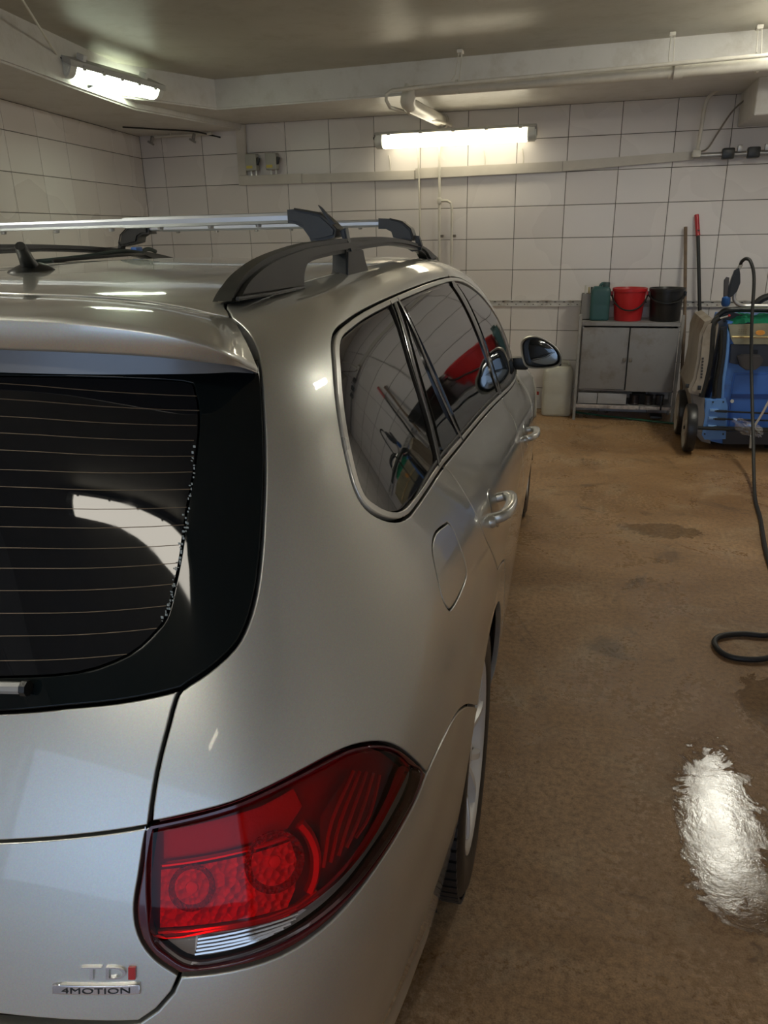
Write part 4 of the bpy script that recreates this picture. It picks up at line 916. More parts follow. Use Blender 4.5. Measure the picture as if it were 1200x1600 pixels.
strip('belt_seal',crs([(6.0,7.22),(7.0,7.40),(8.5,7.41),(10,7.39),(11.5,7.37),(12.6,7.37)],2),.0035,RUBBER,off=.0008)
# gutter moulding above the windows
if False: strip('roof_side_moulding',[(a[0],a[1]+.10) for a in join(dlo[-9:],dloT)[::3]],.0030,RUBBER,off=.0012)
# roof
roof=join(rev(hatch),[(0,11.75),(0,14)],[(k,14) for k in range(1,19)],[(19,14),(19,10.62)],[(18,10.62),(17,10.60),(16,10.57),(15,10.56),(14,10.56)],rev(ditch))
panel('roof_panel',[roof],PAINT,car,gap=.0015,r=.002,mirror='weld',step=(.35,.22),lstep=.2)
# windscreen, cowl, bonnet, wings, bumpers
wsc=join([(19,10.58),(19,7.35)],[(17.5,7.3),(16,7.25),(14.6,7.2),(13.62,7.2)],rev(apil),[(14,10.52),(15,10.52),(16,10.53),(17,10.56),(18,10.58)])
wsc=join([(19,7.35),(17.5,7.3),(16,7.25),(14.6,7.22),(13.7,7.25)],[(13.8,8.0),(13.8,9.0),(13.75,9.8),(13.7,10.3)],[(14,10.48),(15,10.5),(16,10.5),(17,10.52),(18,10.54),(19,10.54)])
panel('windscreen',[wsc],GLASS,car,gap=.002,r=.001,off=-.002,mirror='weld',step=(.5,.25),lstep=.3)
hood=join([(19,5.15),(17.5,5.2),(16.2,5.35),(15,5.75),(14,6.1),(13.3,6.5),(13.1,6.95)],[(13.6,7.12),(14.6,7.12),(16,7.15),(17.5,7.2),(19,7.25)])
panel('bonnet',[hood],PAINT,car,mirror='weld',step=(.4,.2),lstep=.25)
aF=arc(FX,-97,97,20)
fend=join(aF,[yz(3.06,.30,15,1),yz(3.12,.55,15,3)],[(15.3,4.5),(15.2,5.3),(14.6,5.85),(13.9,6.05),(13.2,6.45),(13.0,6.9)],[(12.85,6.5),(12.62,5.9),yz(1.945,.70,12,4),yz(1.97,.60,12,3),yz(1.995,.48,12,2),yz(2.015,.33,12,1),yz(2.02,.27,12.2,.5)])
panel('front_wing',[fend],PAINT,car,step=(.25,.2))
fb=join([(19,.1),(19,4.9),(17.5,4.9),(16.3,4.75),(15.35,4.45)],[yz(3.13,.55,15,3),yz(3.07,.30,15,1),(15.0,.3)],[(16,.12),(17.5,.1)])
panel('front_bumper',[fb],PAINT,car,mirror='weld',step=(.3,.3),lstep=.2)
hl=join([(15.4,4.55),(16.3,4.85),(17.0,4.95),(16.8,5.1),(16.2,5.3),(15.25,5.65),(15.1,5.35)])
panel('headlamp',[hl],mat('headlamp_glass',(.35,.37,.38),.05,coat=1),car,step=(.15,.15))
# rear bumper
rb=join([(0,0.4),(0,3.72)],[(.8,3.72),(1.6,3.74),(2.2,3.76)],rev(tgLow),rev(lampLow),seam,rev(arc(AX,-90,-37,8)),[yz(-.26,.24,7,.6)],[(6.2,.5),(5,.45),(3.5,.4),(1.8,.4)])
panel('rear_bumper',[rb],PAINT,car,mirror='weld',step=(.25,.2),lstep=.1)
# tailgate: upper skin, lower skin, glass
creaseL=[(0,5.28),(1.0,5.29)]+crease
glassBL=crs([(0,6.44),(1.0,6.45)]+glassB,3)
lowg=gapA[-1]
gA2=gapA[36:]                        # from the glass corner down to the lamp
up=join(glassBL,gA2,rev(creaseL))
panel('tailgate_upper',[up],PAINT,car,gap=.0016,r=.0016,mirror='weld',step=(.2,.15),lstep=.08)
low=join(creaseL,rev(lampIn),tgLow,rev([(0,3.8),(.8,3.8),(1.6,3.82)]))
panel('tailgate_lower',[low],PAINT,car,gap=.0016,r=.0016,mirror='weld',step=(.2,.15),lstep=.08)
gA1=[p for p in gapA[:37] if p[1]<9.75]
topg=[(0,9.85),(1.5,9.85),(3,9.82),(4.0,9.75),(gA1[0][0]-.03,9.70)]
glass_out=join(rev(topg),[(0,6.48)],glassBL,rev(gA1)) if False else join(topg,gA1,rev(glassBL))
inw=join([(0,inwin[0][1]+.01),(1.2,inwin[0][1]+.01)],inwin,[(1.2,6.84),(0,6.84)])
fr_=panel('rear_glass_border',[glass_out,inw],FRIT,car,gap=.0022,r=.002,off=.0012,mirror='weld',step=(.3,.25),lstep=.08)
def flat(name,l,m,off,mirror='weld'): return panel(name,[l],m,car,gap=0,r=0,off=off,mirror=mirror,step=(.2,.2),lstep=.1)
flat('rear_glass',inw,RGLASS,.0012)
def onshell(st,off=0.0):
    P,_,_,N=SH(st); return P+N*off,N
def sline(name,l,r,m,off=0.0,parent=None,both=True,seg=6,n=3):
    P,N=onshell(crs(l,n),off); o=tb(name,[Vector(p) for p in P],r,m,parent or car,seg=seg)
    if both:
        t=twin(o); return o,t
    return o,None
# heating lines on the rear glass, one long wire each
WIRE=mat('copper_heating_wire',(.20,.15,.10),.5,metal=.3)
for a,b in zip([(2.217,9.448),(2.221,9.283),(2.224,9.111),(2.225,8.956),(2.225,8.806),(2.223,8.64),(2.22,8.499),(2.216,8.334),(2.211,8.171),(2.205,7.996),(2.198,7.821),(2.19,7.625),(2.181,7.42),(2.172,7.211),(2.163,6.979)],
               [(3.682,9.299),(3.677,9.146),(3.63,8.999),(3.589,8.858),(3.569,8.713),(3.541,8.573),(3.51,8.422),(3.463,8.267),(3.428,8.114),(3.371,7.94),(3.355,7.778),(3.293,7.59),(3.233,7.394),(3.157,7.192),(2.95,6.976)]):
    l=[(0,a[1]+.02),(1.2,a[1]+.01),a,((a[0]+b[0])/2,(a[1]+b[1])/2-.005),b]
    P,N=onshell(crs(l,3),.0016); pts=[Vector(p) for p in P]; pts=[Vector((-p.x,p.y,p.z)) for p in pts[:0:-1]]+pts
    tb('heating_wire',pts,.00045,WIRE,car,seg=4)
# dotted edge of the old window tint
bm=bmesh.new(); random.seed(5)
edge=[(3.575,8.793),(3.534,8.562),(3.499,8.394),(3.452,8.229),(3.425,8.06),(3.378,7.922),(3.362,7.807),(3.332,7.722),(3.296,7.578),(3.261,7.432),(3.23,7.315),(3.204,7.258)]
P,N=onshell(crs(edge,8),.0018)
for p,n in zip(P,N):
    if random.random()<.75:
        q=Vector(p)+Vector((random.uniform(-.003,.003),0,random.uniform(-.002,.002))); box(bm,q,(random.uniform(.001,.003),.0006,random.uniform(.001,.003)))
o=obj('tint_flakes',bm,mat('pale_tint_flakes',(.35,.40,.40),.5),car); o['kind']='stuff'
# wiper arm end on the glass
w0,w1,w2=[(2.153,6.732),(2.326,6.719),(2.361,6.712)]
P,N=onshell([(0,w0[1]+.12),(1.2,w0[1]+.05),w0,w1],.012)
wa=tb('wiper_arm',[Vector(p) for p in P],.0065,mat('grey_wiper_arm',(.30,.30,.29),.4),car,seg=8)
P,N=onshell([w1,w2],.010); tb('wiper_end',[Vector(p) for p in P],.0085,BLACKP,wa,seg=8)
P,N=onshell([(0,w0[1]),(1.3,w0[1]),(w1[0],w1[1]-.02)],.004); tb('wiper_blade',[Vector(p) for p in P],.004,RUBBER,wa,seg=6)
# spoiler over the rear window
Bp=[(0,-.676,1.4165),(.2,-.670,1.4145)]+[[(0.398,-0.66,1.41)][0],[(0.489,-0.658,1.406)][0],[(0.57,-0.646,1.395)][0],[(0.61,-0.624,1.381)][0],[(0.627,-0.588,1.362)][0],[(0.623,-0.515,1.336)][0]]
Cp=[(0,-.674,1.386),(.2,-.668,1.384)]+[[(0.389,-0.657,1.378)][0],[(0.482,-0.655,1.376)][0],[(0.558,-0.643,1.371)][0],[(0.6,-0.621,1.363)][0],[(0.626,-0.586,1.353)][0],[(0.621,-0.513,1.332)][0]]
Ep=[tuple(p) for p in SH([(0,9.60),(1.0,9.60)]+[(2.214,9.589),(2.785,9.577),(3.387,9.576),(3.802,9.569),(4.125,9.56),(4.371,9.515)])[0]]
hs=[(0,11.66),(1.0,11.65)]+[tuple(h) for h in [(2.153,11.303),(3.127,11.143),(3.873,10.906),(4.264,10.65),(4.503,10.493),(4.612,10.433)]]
Ap=[tuple(p) for p in SH(hs)[0]]
secs=[]
for A,B,C,E in zip(Ap,Bp,Cp,Ep):
    A,B,C,E=map(Vector,(A,B,C,E)); up=Vector((0,0,1)); d=(B-A)
    row=[A-up*.010]+[A+d*v+up*(.030*v*(1-v)) for v in (0,.2,.4,.6,.8,.93)]
    row+=[B+Vector((0,.0015,0)),B+Vector((0,0,-.003)),B.lerp(C,.5)+Vector((0,.001,0)),C+Vector((0,0,.002)),C+Vector((0,.004,-.002)),Vector((E.x,E.y-.002,C.z-.004)),E+Vector((0,-.003,0)),E+Vector((0,.01,0))]
    secs.append(row)
ns=[]
cols=[cr([s[k] for s in secs],5) for k in range(len(secs[0]))]
right=[[c[i] for c in cols] for i in range(len(cols[0]))]
allr=[[Vector((-p.x,p.y,p.z)) for p in r] for r in right[:0:-1]]+right
def loft(name,rows,m,parent,angle=50):
    bm=bmesh.new(); V=[[bm.verts.new(p) for p in r] for r in rows]
    for A,B in zip(V,V[1:]):
        for k in range(len(A)-1): bm.faces.new((A[k],A[k+1],B[k+1],B[k]))
    return obj(name,bm,m,parent,angle=angle)
sp=loft('spoiler',[r[:12] for r in allr],PAINT,car,angle=75)
loft('spoiler_underside',[r[11:] for r in allr],mat('grey_spoiler_underside',(.25,.26,.27),.35,metal=.5),sp)
# ---- tail lamp
BORD=mat('dark_red_lamp_border',(.075,.006,.010),.10,coat=.6,var=.1)
outl=join(lampTop,lampLow,lampIn)
def sh_(l,g): return shrink(l,g)
inner=crs([(2.961,5.356),(3.226,5.377),(3.52,5.406),(3.747,5.44),(3.964,5.458),(4.181,5.448),(4.389,5.416),(4.649,5.261),(4.842,5.085),(5.031,4.829),(4.975,4.785),(4.794,4.723),(4.478,4.595),(4.193,4.515),(4.008,4.482),(3.792,4.444),(3.564,4.449),(3.216,4.48),(2.843,4.507),(2.864,4.795),(2.91,5.083),(2.961,5.356)],4)
clear=crs([(2.841,4.492),(3.214,4.464),(3.562,4.434),(3.79,4.428),(4.023,4.456),(4.21,4.487),(4.499,4.563),(4.821,4.685),(5.047,4.803),(5.253,4.587),(5.135,4.479),(4.867,4.434),(4.536,4.389),(4.24,4.338),(3.921,4.29),(3.609,4.25),(3.267,4.229),(3.033,4.248),(2.908,4.373),(2.841,4.492)],4)
allin=crs([(2.961,5.356),(3.226,5.377),(3.52,5.406),(3.747,5.44),(3.964,5.458),(4.181,5.448),(4.389,5.416),(4.649,5.261),(4.842,5.085),(5.031,4.829),(5.253,4.587),(5.135,4.479),(4.867,4.434),(4.536,4.389),(4.24,4.338),(3.921,4.29),(3.609,4.25),(3.267,4.229),(3.033,4.248),(2.908,4.373),(2.842,4.502),(2.864,4.795),(2.91,5.083),(2.961,5.356)],4)
TLr,TLl=panel('tail_lamp',[outl,allin],BORD,car,gap=.0022,r=.0025,off=.0005,step=(.1,.1),lstep=.06)
def lp(name,loops,m,off,r=.0,gap=.0008,step=(.12,.12)):
    a,b=panel(name,loops,m,TLr,gap=gap,r=r,off=off,step=step,lstep=.06,depth=.006); b.parent=TLl; return a,b
lp('red_lens',[inner],LENSR,.0010,r=.0012); lp('clear_lens',[clear],LENSC,.0010,r=.0012)
lp('housing',[sh_(outl,.004)],LHOUS,-.030)
lp('main_reflector',[[(2.951,5.02),(3.402,5.015),(3.824,5.001),(3.848,4.829),(3.81,4.601),(3.733,4.473),(3.222,4.516),(2.865,4.541)]],REFL,-.009)
lp('upper_chamber',[[(2.994,5.31),(3.342,5.326),(3.662,5.337),(3.928,5.379),(3.977,5.19),(3.833,5.064),(3.408,5.054),(2.957,5.061)]],mat('dim_reflector',(.42,.30,.30),.25,metal=.0,bump=.6,bs=45),-.020)
lp('light_guide',[[(4.411,5.245),(4.74,4.992),(4.746,4.861),(4.587,4.738),(4.353,4.659),(4.067,4.623),(4.06,4.817),(4.09,5.047),(4.245,5.143)]],mat('dim_guide',(.20,.10,.10),.3),-.016)
lp('bezel',[[(2.943,5.068),(3.409,5.064),(3.832,5.059),(3.833,5.001),(3.403,5.019),(2.944,5.022)]],mat('bright_bezel',(.85,.75,.72),.18,metal=.6),-.008,r=.003)
lp('bezel',[[(2.84,4.533),(3.221,4.51),(3.568,4.48),(3.796,4.48),(3.969,4.526),(3.992,4.486),(3.797,4.441),(3.564,4.449),(3.217,4.482),(2.843,4.507)]],mat('bright_bezel',(.85,.75,.72),.18,metal=.6),-.006,r=.002)
def ls(name,l,r,m,off):
    a,b=sline(name,l,r,m,off,TLr); b.parent=TLl
def bowl(cx,r,m,depth=.02):
    (s_,t_),=cx; P,N=onshell([(s_,t_)],-.0065); P=Vector(P[0]); N=Vector(N[0]); q=N.to_track_quat('Z','Y').to_matrix().to_4x4()
    a=lt('bulb_bowl',[(0,-depth),(r*.35,-depth*.9),(r*.7,-depth*.5),(r,0),(r*1.06,.001),(r*1.06,-.004)],m,TLr,28,T(P)@q,angle=60)
    b=twin(a); b.parent=TLl
    c=lt('bulb',[(0,.002),(.006,0),(.008,-.008),(.006,-.016),(0,-.017)],mat('clear_bulb',(.9,.85,.8),.1,coat=.5),TLr,14,T(P)@q); d=twin(c); d.parent=TLl
bowl([(3.685,4.887)],.030,REFL2,.012); bowl([(3.124,4.843)],.022,REFL2,.009)
# vertical divider between brake and light guide
ls('divider',[(3.908,5.094),(3.968,4.958),(3.997,4.787),(3.968,4.618),(3.905,4.519)],.006,mat('bright_bezel',(.85,.75,.72),.18),-.010)
ga=[(4.423,5.236),(4.483,5.19),(4.553,5.134),(4.627,5.071),(4.699,5)]; gb=[(4.052,4.648),(4.12,4.65),(4.198,4.657),(4.281,4.671),(4.382,4.687)]; gm=[(4.169,4.973),(4.245,4.925),(4.333,4.876),(4.436,4.821),(4.549,4.761)]
for a,m_,b in zip(ga,gm,gb): ls('light_rib',[a,m_,b],.0022,mat('bright_rib',(.55,.35,.33),.25),-.010)
ra=[(3.097,4.421),(3.089,4.391),(3.08,4.361),(3.071,4.33),(3.058,4.3)]; rb_=[(3.802,4.395),(3.779,4.364),(3.737,4.34),(3.678,4.324),(3.602,4.314)]; rm=[(3.48,4.412),(3.467,4.378),(3.446,4.348),(3.421,4.323),(3.395,4.294)]
for a,m_,b in zip(ra,rm,rb_): ls('reversing_rib',[a,m_,b],.0018,CHROME,-.008)
lp('reversing_reflector',[[(3.077,4.446),(3.57,4.42),(3.804,4.421),(3.9,4.358),(3.646,4.289),(3.313,4.259),(3.044,4.292)]],mat('pale_reflector',(.80,.76,.74),.3),-.014)
lp('side_marker',[clear],mat('dull_marker',(.30,.265,.235),.35),-.016)
# ---- lettering on the tailgate
def letters(txt,name,a,b,c,ext,m,parent,size_x=1.0,bold=.0):
    """text laid on the shell: a baseline left, b baseline right, c top left (all s,t)"""
    cu=bpy.data.curves.new('t','FONT'); cu.body=txt; cu.offset=bold; cu.resolution_u=3
    to=bpy.data.objects.new('t',cu); COL.objects.link(to); bpy.context.view_layer.update()
    dg=bpy.context.evaluated_depsgraph_get(); me=bpy.data.meshes.new_from_object(to.evaluated_get(dg)); bpy.data.objects.remove(to)
    xs=[v.co.x for v in me.vertices]; ys=[v.co.y for v in me.vertices]; x0,x1,y0,y1=min(xs),max(xs),min(ys),max(ys)
    bm=bmesh.new(); bm.from_mesh(me)
    r=bmesh.ops.extrude_face_region(bm,geom=list(bm.faces)); top={v for v in r['geom'] if isinstance(v,bmesh.types.BMVert)}
    a,b,c=map(np.array,(a,b,c)); st=[];h=[]
    for v in bm.verts:
        u=(v.co.x-x0)/(x1-x0); w=(v.co.y-y0)/(y1-y0); st.append(tuple(a+(b-a)*u+(c-a)*w)); h.append(ext if v in top else 0)
    P,_,_,N=SH(st)
    for v,p,n,k in zip(bm.verts,P,N,h): v.co=Vector(p+n*k)
    o=obj(name,bm,m,parent,angle=30); return o
q=[(2.392,4.192),(2.413,4.294),(2.367,4.293),(2.487,4.294),(2.504,4.193),(2.522,4.294),(2.618,4.19),(2.637,4.189),(2.655,4.29),(2.68,4.186)]
bT=[(2.349,4.191),(2.469,4.193),(2.367,4.293)]; letters('T','badge_letter',bT[0],bT[1],bT[2],.0028,CHROME,car,bold=.0)
bT=[(2.496,4.193),(2.618,4.19),(2.514,4.294)]; letters('D','badge_letter',bT[0],bT[1],bT[2],.0028,CHROME,car,bold=.0)
bT=[(2.633,4.189),(2.676,4.186),(2.651,4.29)]; letters('I','badge_letter',bT[0],bT[1],bT[2],.0028,REDB,car,bold=.02)
pl=panel('badge_plate',[[(2.17,4.143),(2.698,4.147),(2.688,4.065),(2.157,4.061)]],CHROME,car,gap=0,r=.0010,off=.0035,depth=.004,mirror='none',step=(.1,.05),lstep=.05)
bT=[(2.216,4.076),(2.63,4.08),(2.223,4.123)]; P_=letters('4MOTION','lettering',bT[0],bT[1],bT[2],.0004,BLACKP,pl,bold=.0)
for v in P_.data.vertices: pass
_n=SH([bT[0]])[3][0]; P_.location=Vector(_n)*.0036
# ---- door handles
for A,B in ([(7.876,5.481),(8.578,5.328)],[(10.421,5.064),(11.433,4.486)]):
    mid=((A[0]+B[0])/2,(A[1]+B[1])/2)
    P,N=onshell([A,mid,B]); P=[Vector(p) for p in P]; N=[Vector(n) for n in N]
    e=(P[2]-P[0]).normalized()
    L_=.20 if True else 0; c=P[1]; a=c-e*.085; b=c+e*.085; n=N[1]
    yv=Vector((0,1,-.06)).normalized(); a=c-yv*.085; b=c+yv*.085
    bm=bmesh.new(); sec=[(-.013,-.007),(-.010,-.010),(.010,-.010),(.013,-.007),(.013,.007),(.010,.010),(-.010,.010),(-.013,.007)]
    tube(bm,cr([a-n*.004,a+n*.022,a+yv*.03+n*.036,c+n*.041,b-yv*.03+n*.036,b+n*.022,b-n*.004],5),1.0,8,sec=sec)
    h=obj('door_handle',bm,PAINT,car,angle=50); h2=twin(h)
    qm=n.to_track_quat('Z','Y').to_matrix().to_4x4()
    k=lt('handle_bowl',[(0,.0012),(.034,.0014),(.042,.0006),(.044,-.003)],mat('shaded_bowl',(.40,.41,.40),.3,metal=.6,coat=.5),h,28,T(c)@qm@Matrix.Scale(1.25,4,(1,0,0))@Matrix.Scale(1.0,4,(0,1,0))); k2=twin(k); k2.parent=h2
    k=lt('lock_cap',[(0,.014),(.010,.013),(.014,.008),(.015,-.002)],PAINT,h,20,T(a-yv*.022)@qm); k2=twin(k); k2.parent=h2
# ---- door mirror
mo=[(0.8,1.95,1.01),(0.809,1.95,1.038),(0.834,1.95,1.051),(0.875,1.95,1.05),(0.923,1.95,1.028),(0.959,1.95,0.999),(0.977,1.95,0.965),(0.973,1.95,0.935),(0.94,1.95,0.92),(0.882,1.95,0.914),(0.834,1.95,0.92),(0.813,1.95,0.945)]
mo=[Vector(p) for p in cr(mo,4,True)]; cen=sum(mo,Vector())/len(mo)
def mring(k,dy,xs=0): return [cen+Vector(((p.x-cen.x)*k+xs,dy,(p.z-cen.z)*k)) for p in mo]
def mloft(name,rings,m,parent,cap=True):
    bm=bmesh.new(); V=[[bm.verts.new(p) for p in r] for r in rings]; n=len(V[0])
    for A,B in zip(V,V[1:]):
        for k in range(n): bm.faces.new((A[k],A[(k+1)%n],B[(k+1)%n],B[k]))
    if cap: bm.faces.new(V[-1])
    return obj(name,bm,m,parent,angle=60)
mh=mloft('door_mirror',[mring(.88,.014),mring(.91,.0),mring(.985,-.003),mring(1.0,.004),mring(1.0,.03),mring(.95,.06),mring(.82,.09),mring(.55,.108),mring(.2,.114)],PAINT,car)
m1=mloft('mirror_bezel',[mring(.90,.004),mring(.86,.006),mring(.83,.03),mring(.3,.034)],BLACKP,mh)
def mirror_mat():
    t=NT('mirror_glass'); t.bsdf(Base__Color=(.30,.32,.33,1),Metallic=1.0,Roughness=.02); return t.m
MG=mirror_mat(); tl=lambda r:[Vector((p.x,p.y-.20*(p.x-cen.x),p.z)) for p in r]
m2=mloft('mirror_glass',[tl(mring(.80,.026)),tl(mring(.79,.022)),tl(mring(.77,.0215)),tl(mring(.3,.021))],MG,mh)
m3=bx('mirror_foot',((.800),2.0,.930),(.075,.05,.055),BLACKP,mh,bev=.012)
mt=twin(mh)
for c_ in (m1,m2,m3):
    x=twin(c_); x.parent=mt
# ---- roof rails
rt=[(-.372,1.402),(-.345,1.4205),(-.30,1.437),(-.216,1.4535),(-.076,1.4665),(.048,1.4715),(.236,1.4735),(.485,1.474),(.726,1.4675),(.984,1.4535),(1.25,1.430),(1.45,1.398),(1.50,1.385)]
rbm=[(1.30,1.385),(1.255,1.397),(1.20,1.413),(1.045,1.431),(.678,1.450),(.368,1.450),(.204,1.446),(.066,1.443),(-.028,1.437),(-.069,1.4185),(-.08,1.395)]
top_=[(p.x,p.y) for p in cr([(a,b,0) for a,b in rt],4)]; bot_=[(p.x,p.y) for p in cr([(a,b,0) for a,b in rbm],4)]
bm=bmesh.new(); prism(bm,top_+bot_,'x',.500,.540,.008)
def railx(v):
    t_=min(1,max(0,(v.z-1.40)/.07)); v.x=.520+(v.x-.520)*(1.05-.28*t_)-.022*max(0,v.y-.6)
for v in bm.verts: railx(v.co)
rail=obj('roof_rail',bm,RAILB,car,angle=50)
bm=bmesh.new(); prism(bm,[(.211,1.452),(.336,1.452),(.352,1.43),(.388,1.398),(.200,1.398)],'x',.503,.537,.004); sup=obj('rail_support',bm,RAILB,rail)
bm=bmesh.new(); tube(bm,[Vector((.541,y,z)) for y,z in ((-.37,1.405),(-.22,1.401),(-.09,1.400))],.003,6); seal=obj('rail_seal',bm,RUBBER,rail)
rl=twin(rail); s2=twin(sup); s2.parent=rl
# ---- crossbars (rest on the rails)
def crossbar(label,y,zr,zl,foot,hook,lever,xa,sleeve):
    cb=thing('crossbar',label,'crossbar',(0,0,0),0,'aluminium crossbars across the roof rails'); cb.matrix_world=car.matrix_local.copy() if False else Matrix.Translation((-1.0241,1.3243,0))@RZ(.0349)
    sec=[(-.016,-.004),(-.013,-.009),(-.004,-.010),(-.003,-.007),(.003,-.007),(.004,-.010),(.013,-.009),(.016,-.004),(.016,.004),(.013,.009),(.005,.0105),(.003,.008),(-.003,.008),(-.005,.0105),(-.013,.009),(-.016,.004)]
    zz=lambda x:zl+(zr-zl)*(x+xa)/(2*xa)
    bm=bmesh.new(); V=[]
    for x in (-xa-.01,xa+.01): V.append([bm.verts.new((x,y+a,zz(x)+b*.92)) for a,b in sec])
    n=len(sec)
    for k in range(n): bm.faces.new((V[0][k],V[0][(k+1)%n],V[1][(k+1)%n],V[1][k]))
    obj('bar',bm,ALU,cb,angle=25)
    bm=bmesh.new(); V=[]
    for x in (sleeve,xa+.01): V.append([bm.verts.new((x,y+a*1.12,zz(x)+b*1.10)) for a,b in sec])
    for k in range(n): bm.faces.new((V[0][k],V[0][(k+1)%n],V[1][(k+1)%n],V[1][k]))
    bm.faces.new(V[0]); obj('bar_sleeve',bm,ALU,cb,angle=25)
    for x in (-.3,-.16,-.02,.10,.22,.33): lt('bolt',[(0,-.007),(.006,-.006),(.007,0)],mat('dull_steel',(.40,.39,.37),.35),cb,10,T((x,y,zz(x)-.010)))
    for s in (1,-1):
        def P3(poly,y0,y1,b,nm,m):
            bm=bmesh.new(); prism(bm,[(s*x,z) for x,_,z in poly],'y',y0,y1,b); return obj(nm,bm,m,cb,angle=50)
        f=P3(foot,y-.030,y+.034,.006,'foot',BLACKP)
        bm=bmesh.new(); tube(bm,[Vector((s*x,y-.031,z)) for x,_,z in foot[1:7]],.0022,6); obj('foot_seam',bm,RUBBER,f)
        P3(hook,y-.014,y+.014,.003,'clamp_jaw',BLACKP)
        if lever: P3(lever,y-.036,y-.022,.002,'lock_lever',BLACKP)
    return cb
crossbar('nearer aluminium crossbar on the roof rails, with the raised lock lever',.25,1.5165,1.5125,
    [(0.405,0.25,1.532),(0.423,0.25,1.533),(0.453,0.25,1.528),(0.479,0.25,1.522),(0.498,0.25,1.506),(0.511,0.25,1.493),(0.508,0.25,1.477),(0.482,0.25,1.471),(0.454,0.25,1.468),(0.45,0.25,1.478),(0.437,0.25,1.496),(0.421,0.25,1.504),(0.405,0.25,1.506)],
    [(x+.016,y,z) for x,y,z in [(0.497,0.25,1.488),(0.509,0.25,1.495),(0.512,0.25,1.475),(0.521,0.25,1.449),(0.52,0.25,1.44),(0.51,0.25,1.439),(0.502,0.25,1.444),(0.507,0.25,1.457)]],
    [(0.475,0.22,1.539),(0.482,0.22,1.534),(0.51,0.22,1.503),(0.501,0.22,1.5)],.405,.02)
crossbar('farther aluminium crossbar on the roof rails towards the windscreen',1.10,1.508,1.509,
    [(0.396,1.1,1.523),(0.433,1.1,1.521),(0.471,1.1,1.512),(0.498,1.1,1.491),(0.508,1.1,1.465),(0.501,1.1,1.455),(0.469,1.1,1.46),(0.442,1.1,1.466),(0.436,1.1,1.483),(0.42,1.1,1.491),(0.395,1.1,1.492)],
    [(x+.014,y,z) for x,y,z in [(0.491,1.1,1.471),(0.506,1.1,1.469),(0.516,1.1,1.44),(0.512,1.1,1.427),(0.485,1.1,1.423),(0.468,1.1,1.433),(0.487,1.1,1.437),(0.497,1.1,1.446)]],
    None,.40,-.35)
# ---- antenna
A=Vector((.03,-.11,float(SH([yz(-.11,1.30)])[0][0,2]) if False else 1.4215))
bm=bmesh.new(); rows=[]
for h,k,dy in ((-.004,1.0,0),(.004,1.0,0),(.010,.90,.0),(.016,.62,.004),(.020,.30,.006)):
    rows.append([bm.verts.new(A+Vector((.036*k*math.cos(2*PI*i/24),.055*k*math.sin(2*PI*i/24)+dy,h*1.25))) for i in range(24)])
for R0,R1 in zip(rows,rows[1:]):
    for i in range(24): bm.faces.new((R0[i],R0[(i+1)%24],R1[(i+1)%24],R1[i]))
bm.faces.new(rows[-1]); ant=obj('antenna',bm,BLACKP,car,angle=50)
tipp=Vector([(0.057,-0.165,1.476)][0])
tube_pts=[A+Vector((0,.0,.010)),A.lerp(tipp,.35)+Vector((0,-.0,.006)),A.lerp(tipp,.7)+Vector((0,0,.003)),tipp]
tb('antenna_rod',[Vector(p) for p in cr(tube_pts,4)],[.019,.0175,.016,.015,.014,.013,.0125,.012,.0115,.011,.0105,.010,.0085],BLACKP,ant,seg=12)
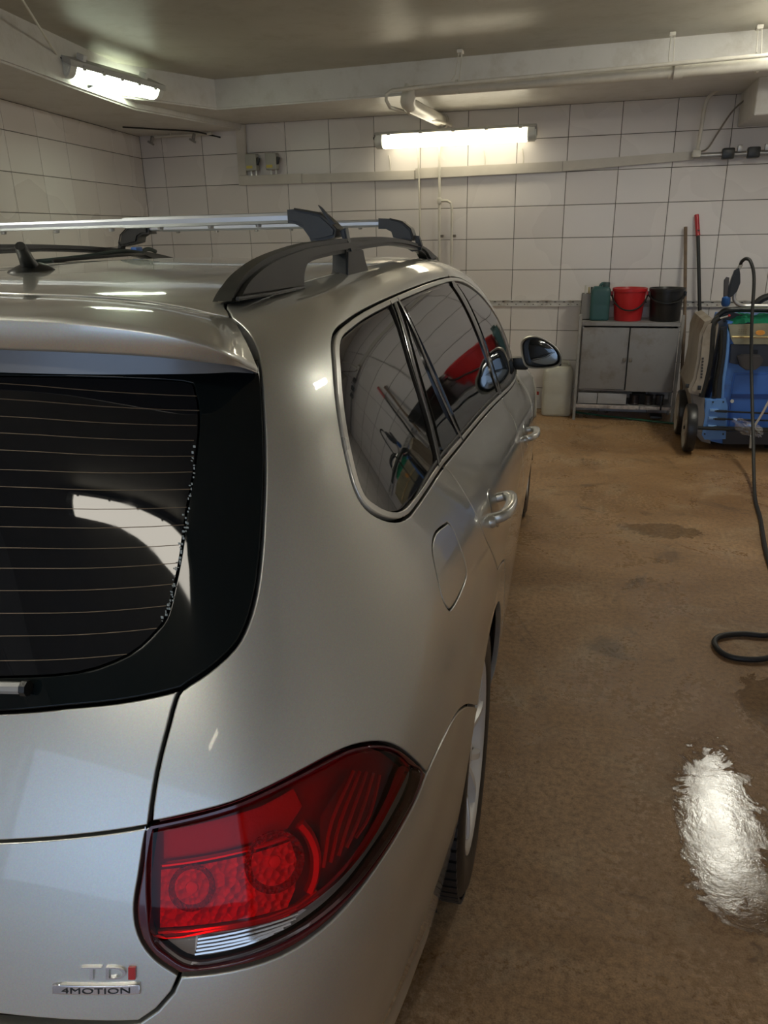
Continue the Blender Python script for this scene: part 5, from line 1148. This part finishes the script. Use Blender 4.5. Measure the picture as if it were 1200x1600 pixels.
# ---- wheels
wh=bpy.data.objects.new('tmp',None)
def make_wheel():
    X=RY(PI/2)   # local z of profiles -> +x outward
    rim=lt('wheel',[(.214,-.10),(.200,-.085),(.188,-.04),(.186,.03),(.196,.062),(.208,.074),(.218,.084),(.2215,.090),(.221,.0985),(.2145,.0975),(.207,.088),(.193,.066),(.182,.03),(.184,-.04),(.196,-.085),(.210,-.10)],ALLOY,car,56,X,close=True,angle=45)
    ty=lt('tyre',[(.214,-.098),(.225,-.101),(.262,-.108),(.290,-.104),(.306,-.092),(.3145,-.075),(.3155,0),(.3145,.075),(.306,.094),(.290,.104),(.262,.1055),(.238,.101),(.2225,.092),(.216,.086),(.205,.07),(.205,-.07)],TYRE,rim,64,X,close=True,angle=50)
    bm=bmesh.new()
    for k in range(72):
        a=2*PI*k/72
        for x,w in ((-.075,.040),(-.028,.038),(.028,.038),(.075,.040)):
            box(bm,(x,0,0),(w,.0205,.009),bev=0)
            for v in bm.verts[-8:]: v.co=RX(a+(.018 if abs(x)<.05 else 0)).to_3x3()@(v.co+Vector((0,0,.3155)))
    o=obj('tread_block',bm,TYRE,rim); o['kind']='stuff'
    for k in range(5):
        for s in (-1,1):
            bm=bmesh.new(); a0=2*PI*k/5; pts=[]
            sec=[(-.012,-.010),(-.007,.008),(.007,.008),(.012,-.010)]
            rr=[]
            for q in range(7):
                u=q/6; r=.045+.158*u; da=s*(.11+.19*u**.8)*(1 if u<1 else 1)
                x=.060+.026*math.sin(u*PI*.60); pts.append((x,r*math.sin(a0+da),r*math.cos(a0+da)))
            V=[]
            for p in pts:
                p=Vector(p); rad=Vector((0,p.y,p.z)).normalized(); tan=Vector((1,0,0)).cross(rad)
                V.append([bm.verts.new(p+tan*a+Vector((1,0,0))*b) for a,b in sec])
            for A,B in zip(V,V[1:]):
                for i in range(4): bm.faces.new((A[i],A[(i+1)%4],B[(i+1)%4],B[i]))
            bm.faces.new(V[0]); bm.faces.new(V[-1][::-1]); obj('spoke',bm,ALLOY,rim,angle=50)
    lt('hub_cap',[(0,.086),(.022,.086),(.030,.082),(.034,.074),(.062,.068),(.066,.058),(.066,.0)],ALLOY,rim,32,X)
    for k in range(5):
        a=2*PI*(k+.5)/5; lt('wheel_bolt',[(0,.078),(.008,.078),(.0085,.060),(0,.06)],mat('dark_bolt',(.05,.05,.05),.4,metal=.7),rim,10,T((0,.048*math.sin(a),.048*math.cos(a)))@X)
    lt('brake_disc',[(0,.0),(.13,.0),(.132,-.010),(.0,-.012)],mat('brake_disc_steel',(.30,.29,.28),.35,metal=.8),rim,40,X)
    return rim
w=make_wheel(); w.location=(.738,AX,AZ+.003)
for x,y,rz in ((.737,FX,0),(-.738,AX,PI),(-.737,FX,PI)):
    c=dup(w,car,(x,y,AZ+.003),rz)
# dark strap and cord lying on the roof by the far rail
t=thing('roof_strap','dark strap and cord lying on the roof beside the far roof rail','strap',(-1.0241,1.3243,0),.0349)
zr=1.428
tb('cord',[(-.50,.60,zr-.005),(-.42,.72,zr+.004),(-.40,.90,zr+.014),(-.41,1.02,zr+.008),(-.43,1.12,zr+.016),(-.46,1.22,zr+.006)],.007,mat('dark_green_cord',(.02,.035,.03),.7),t,smooth_n=6,seg=8)
tb('cord',[(-.45,.62,zr-.002),(-.38,.86,zr+.004),(-.42,1.06,zr+.002),(-.49,1.18,zr+.002)],.005,RUBBER,t,smooth_n=6,seg=8)
bx('buckle',(-.415,1.02,zr+.018),(.022,.04,.014),mat('blue_buckle',(.03,.12,.42),.4),t)
bpy.context.view_layer.update()
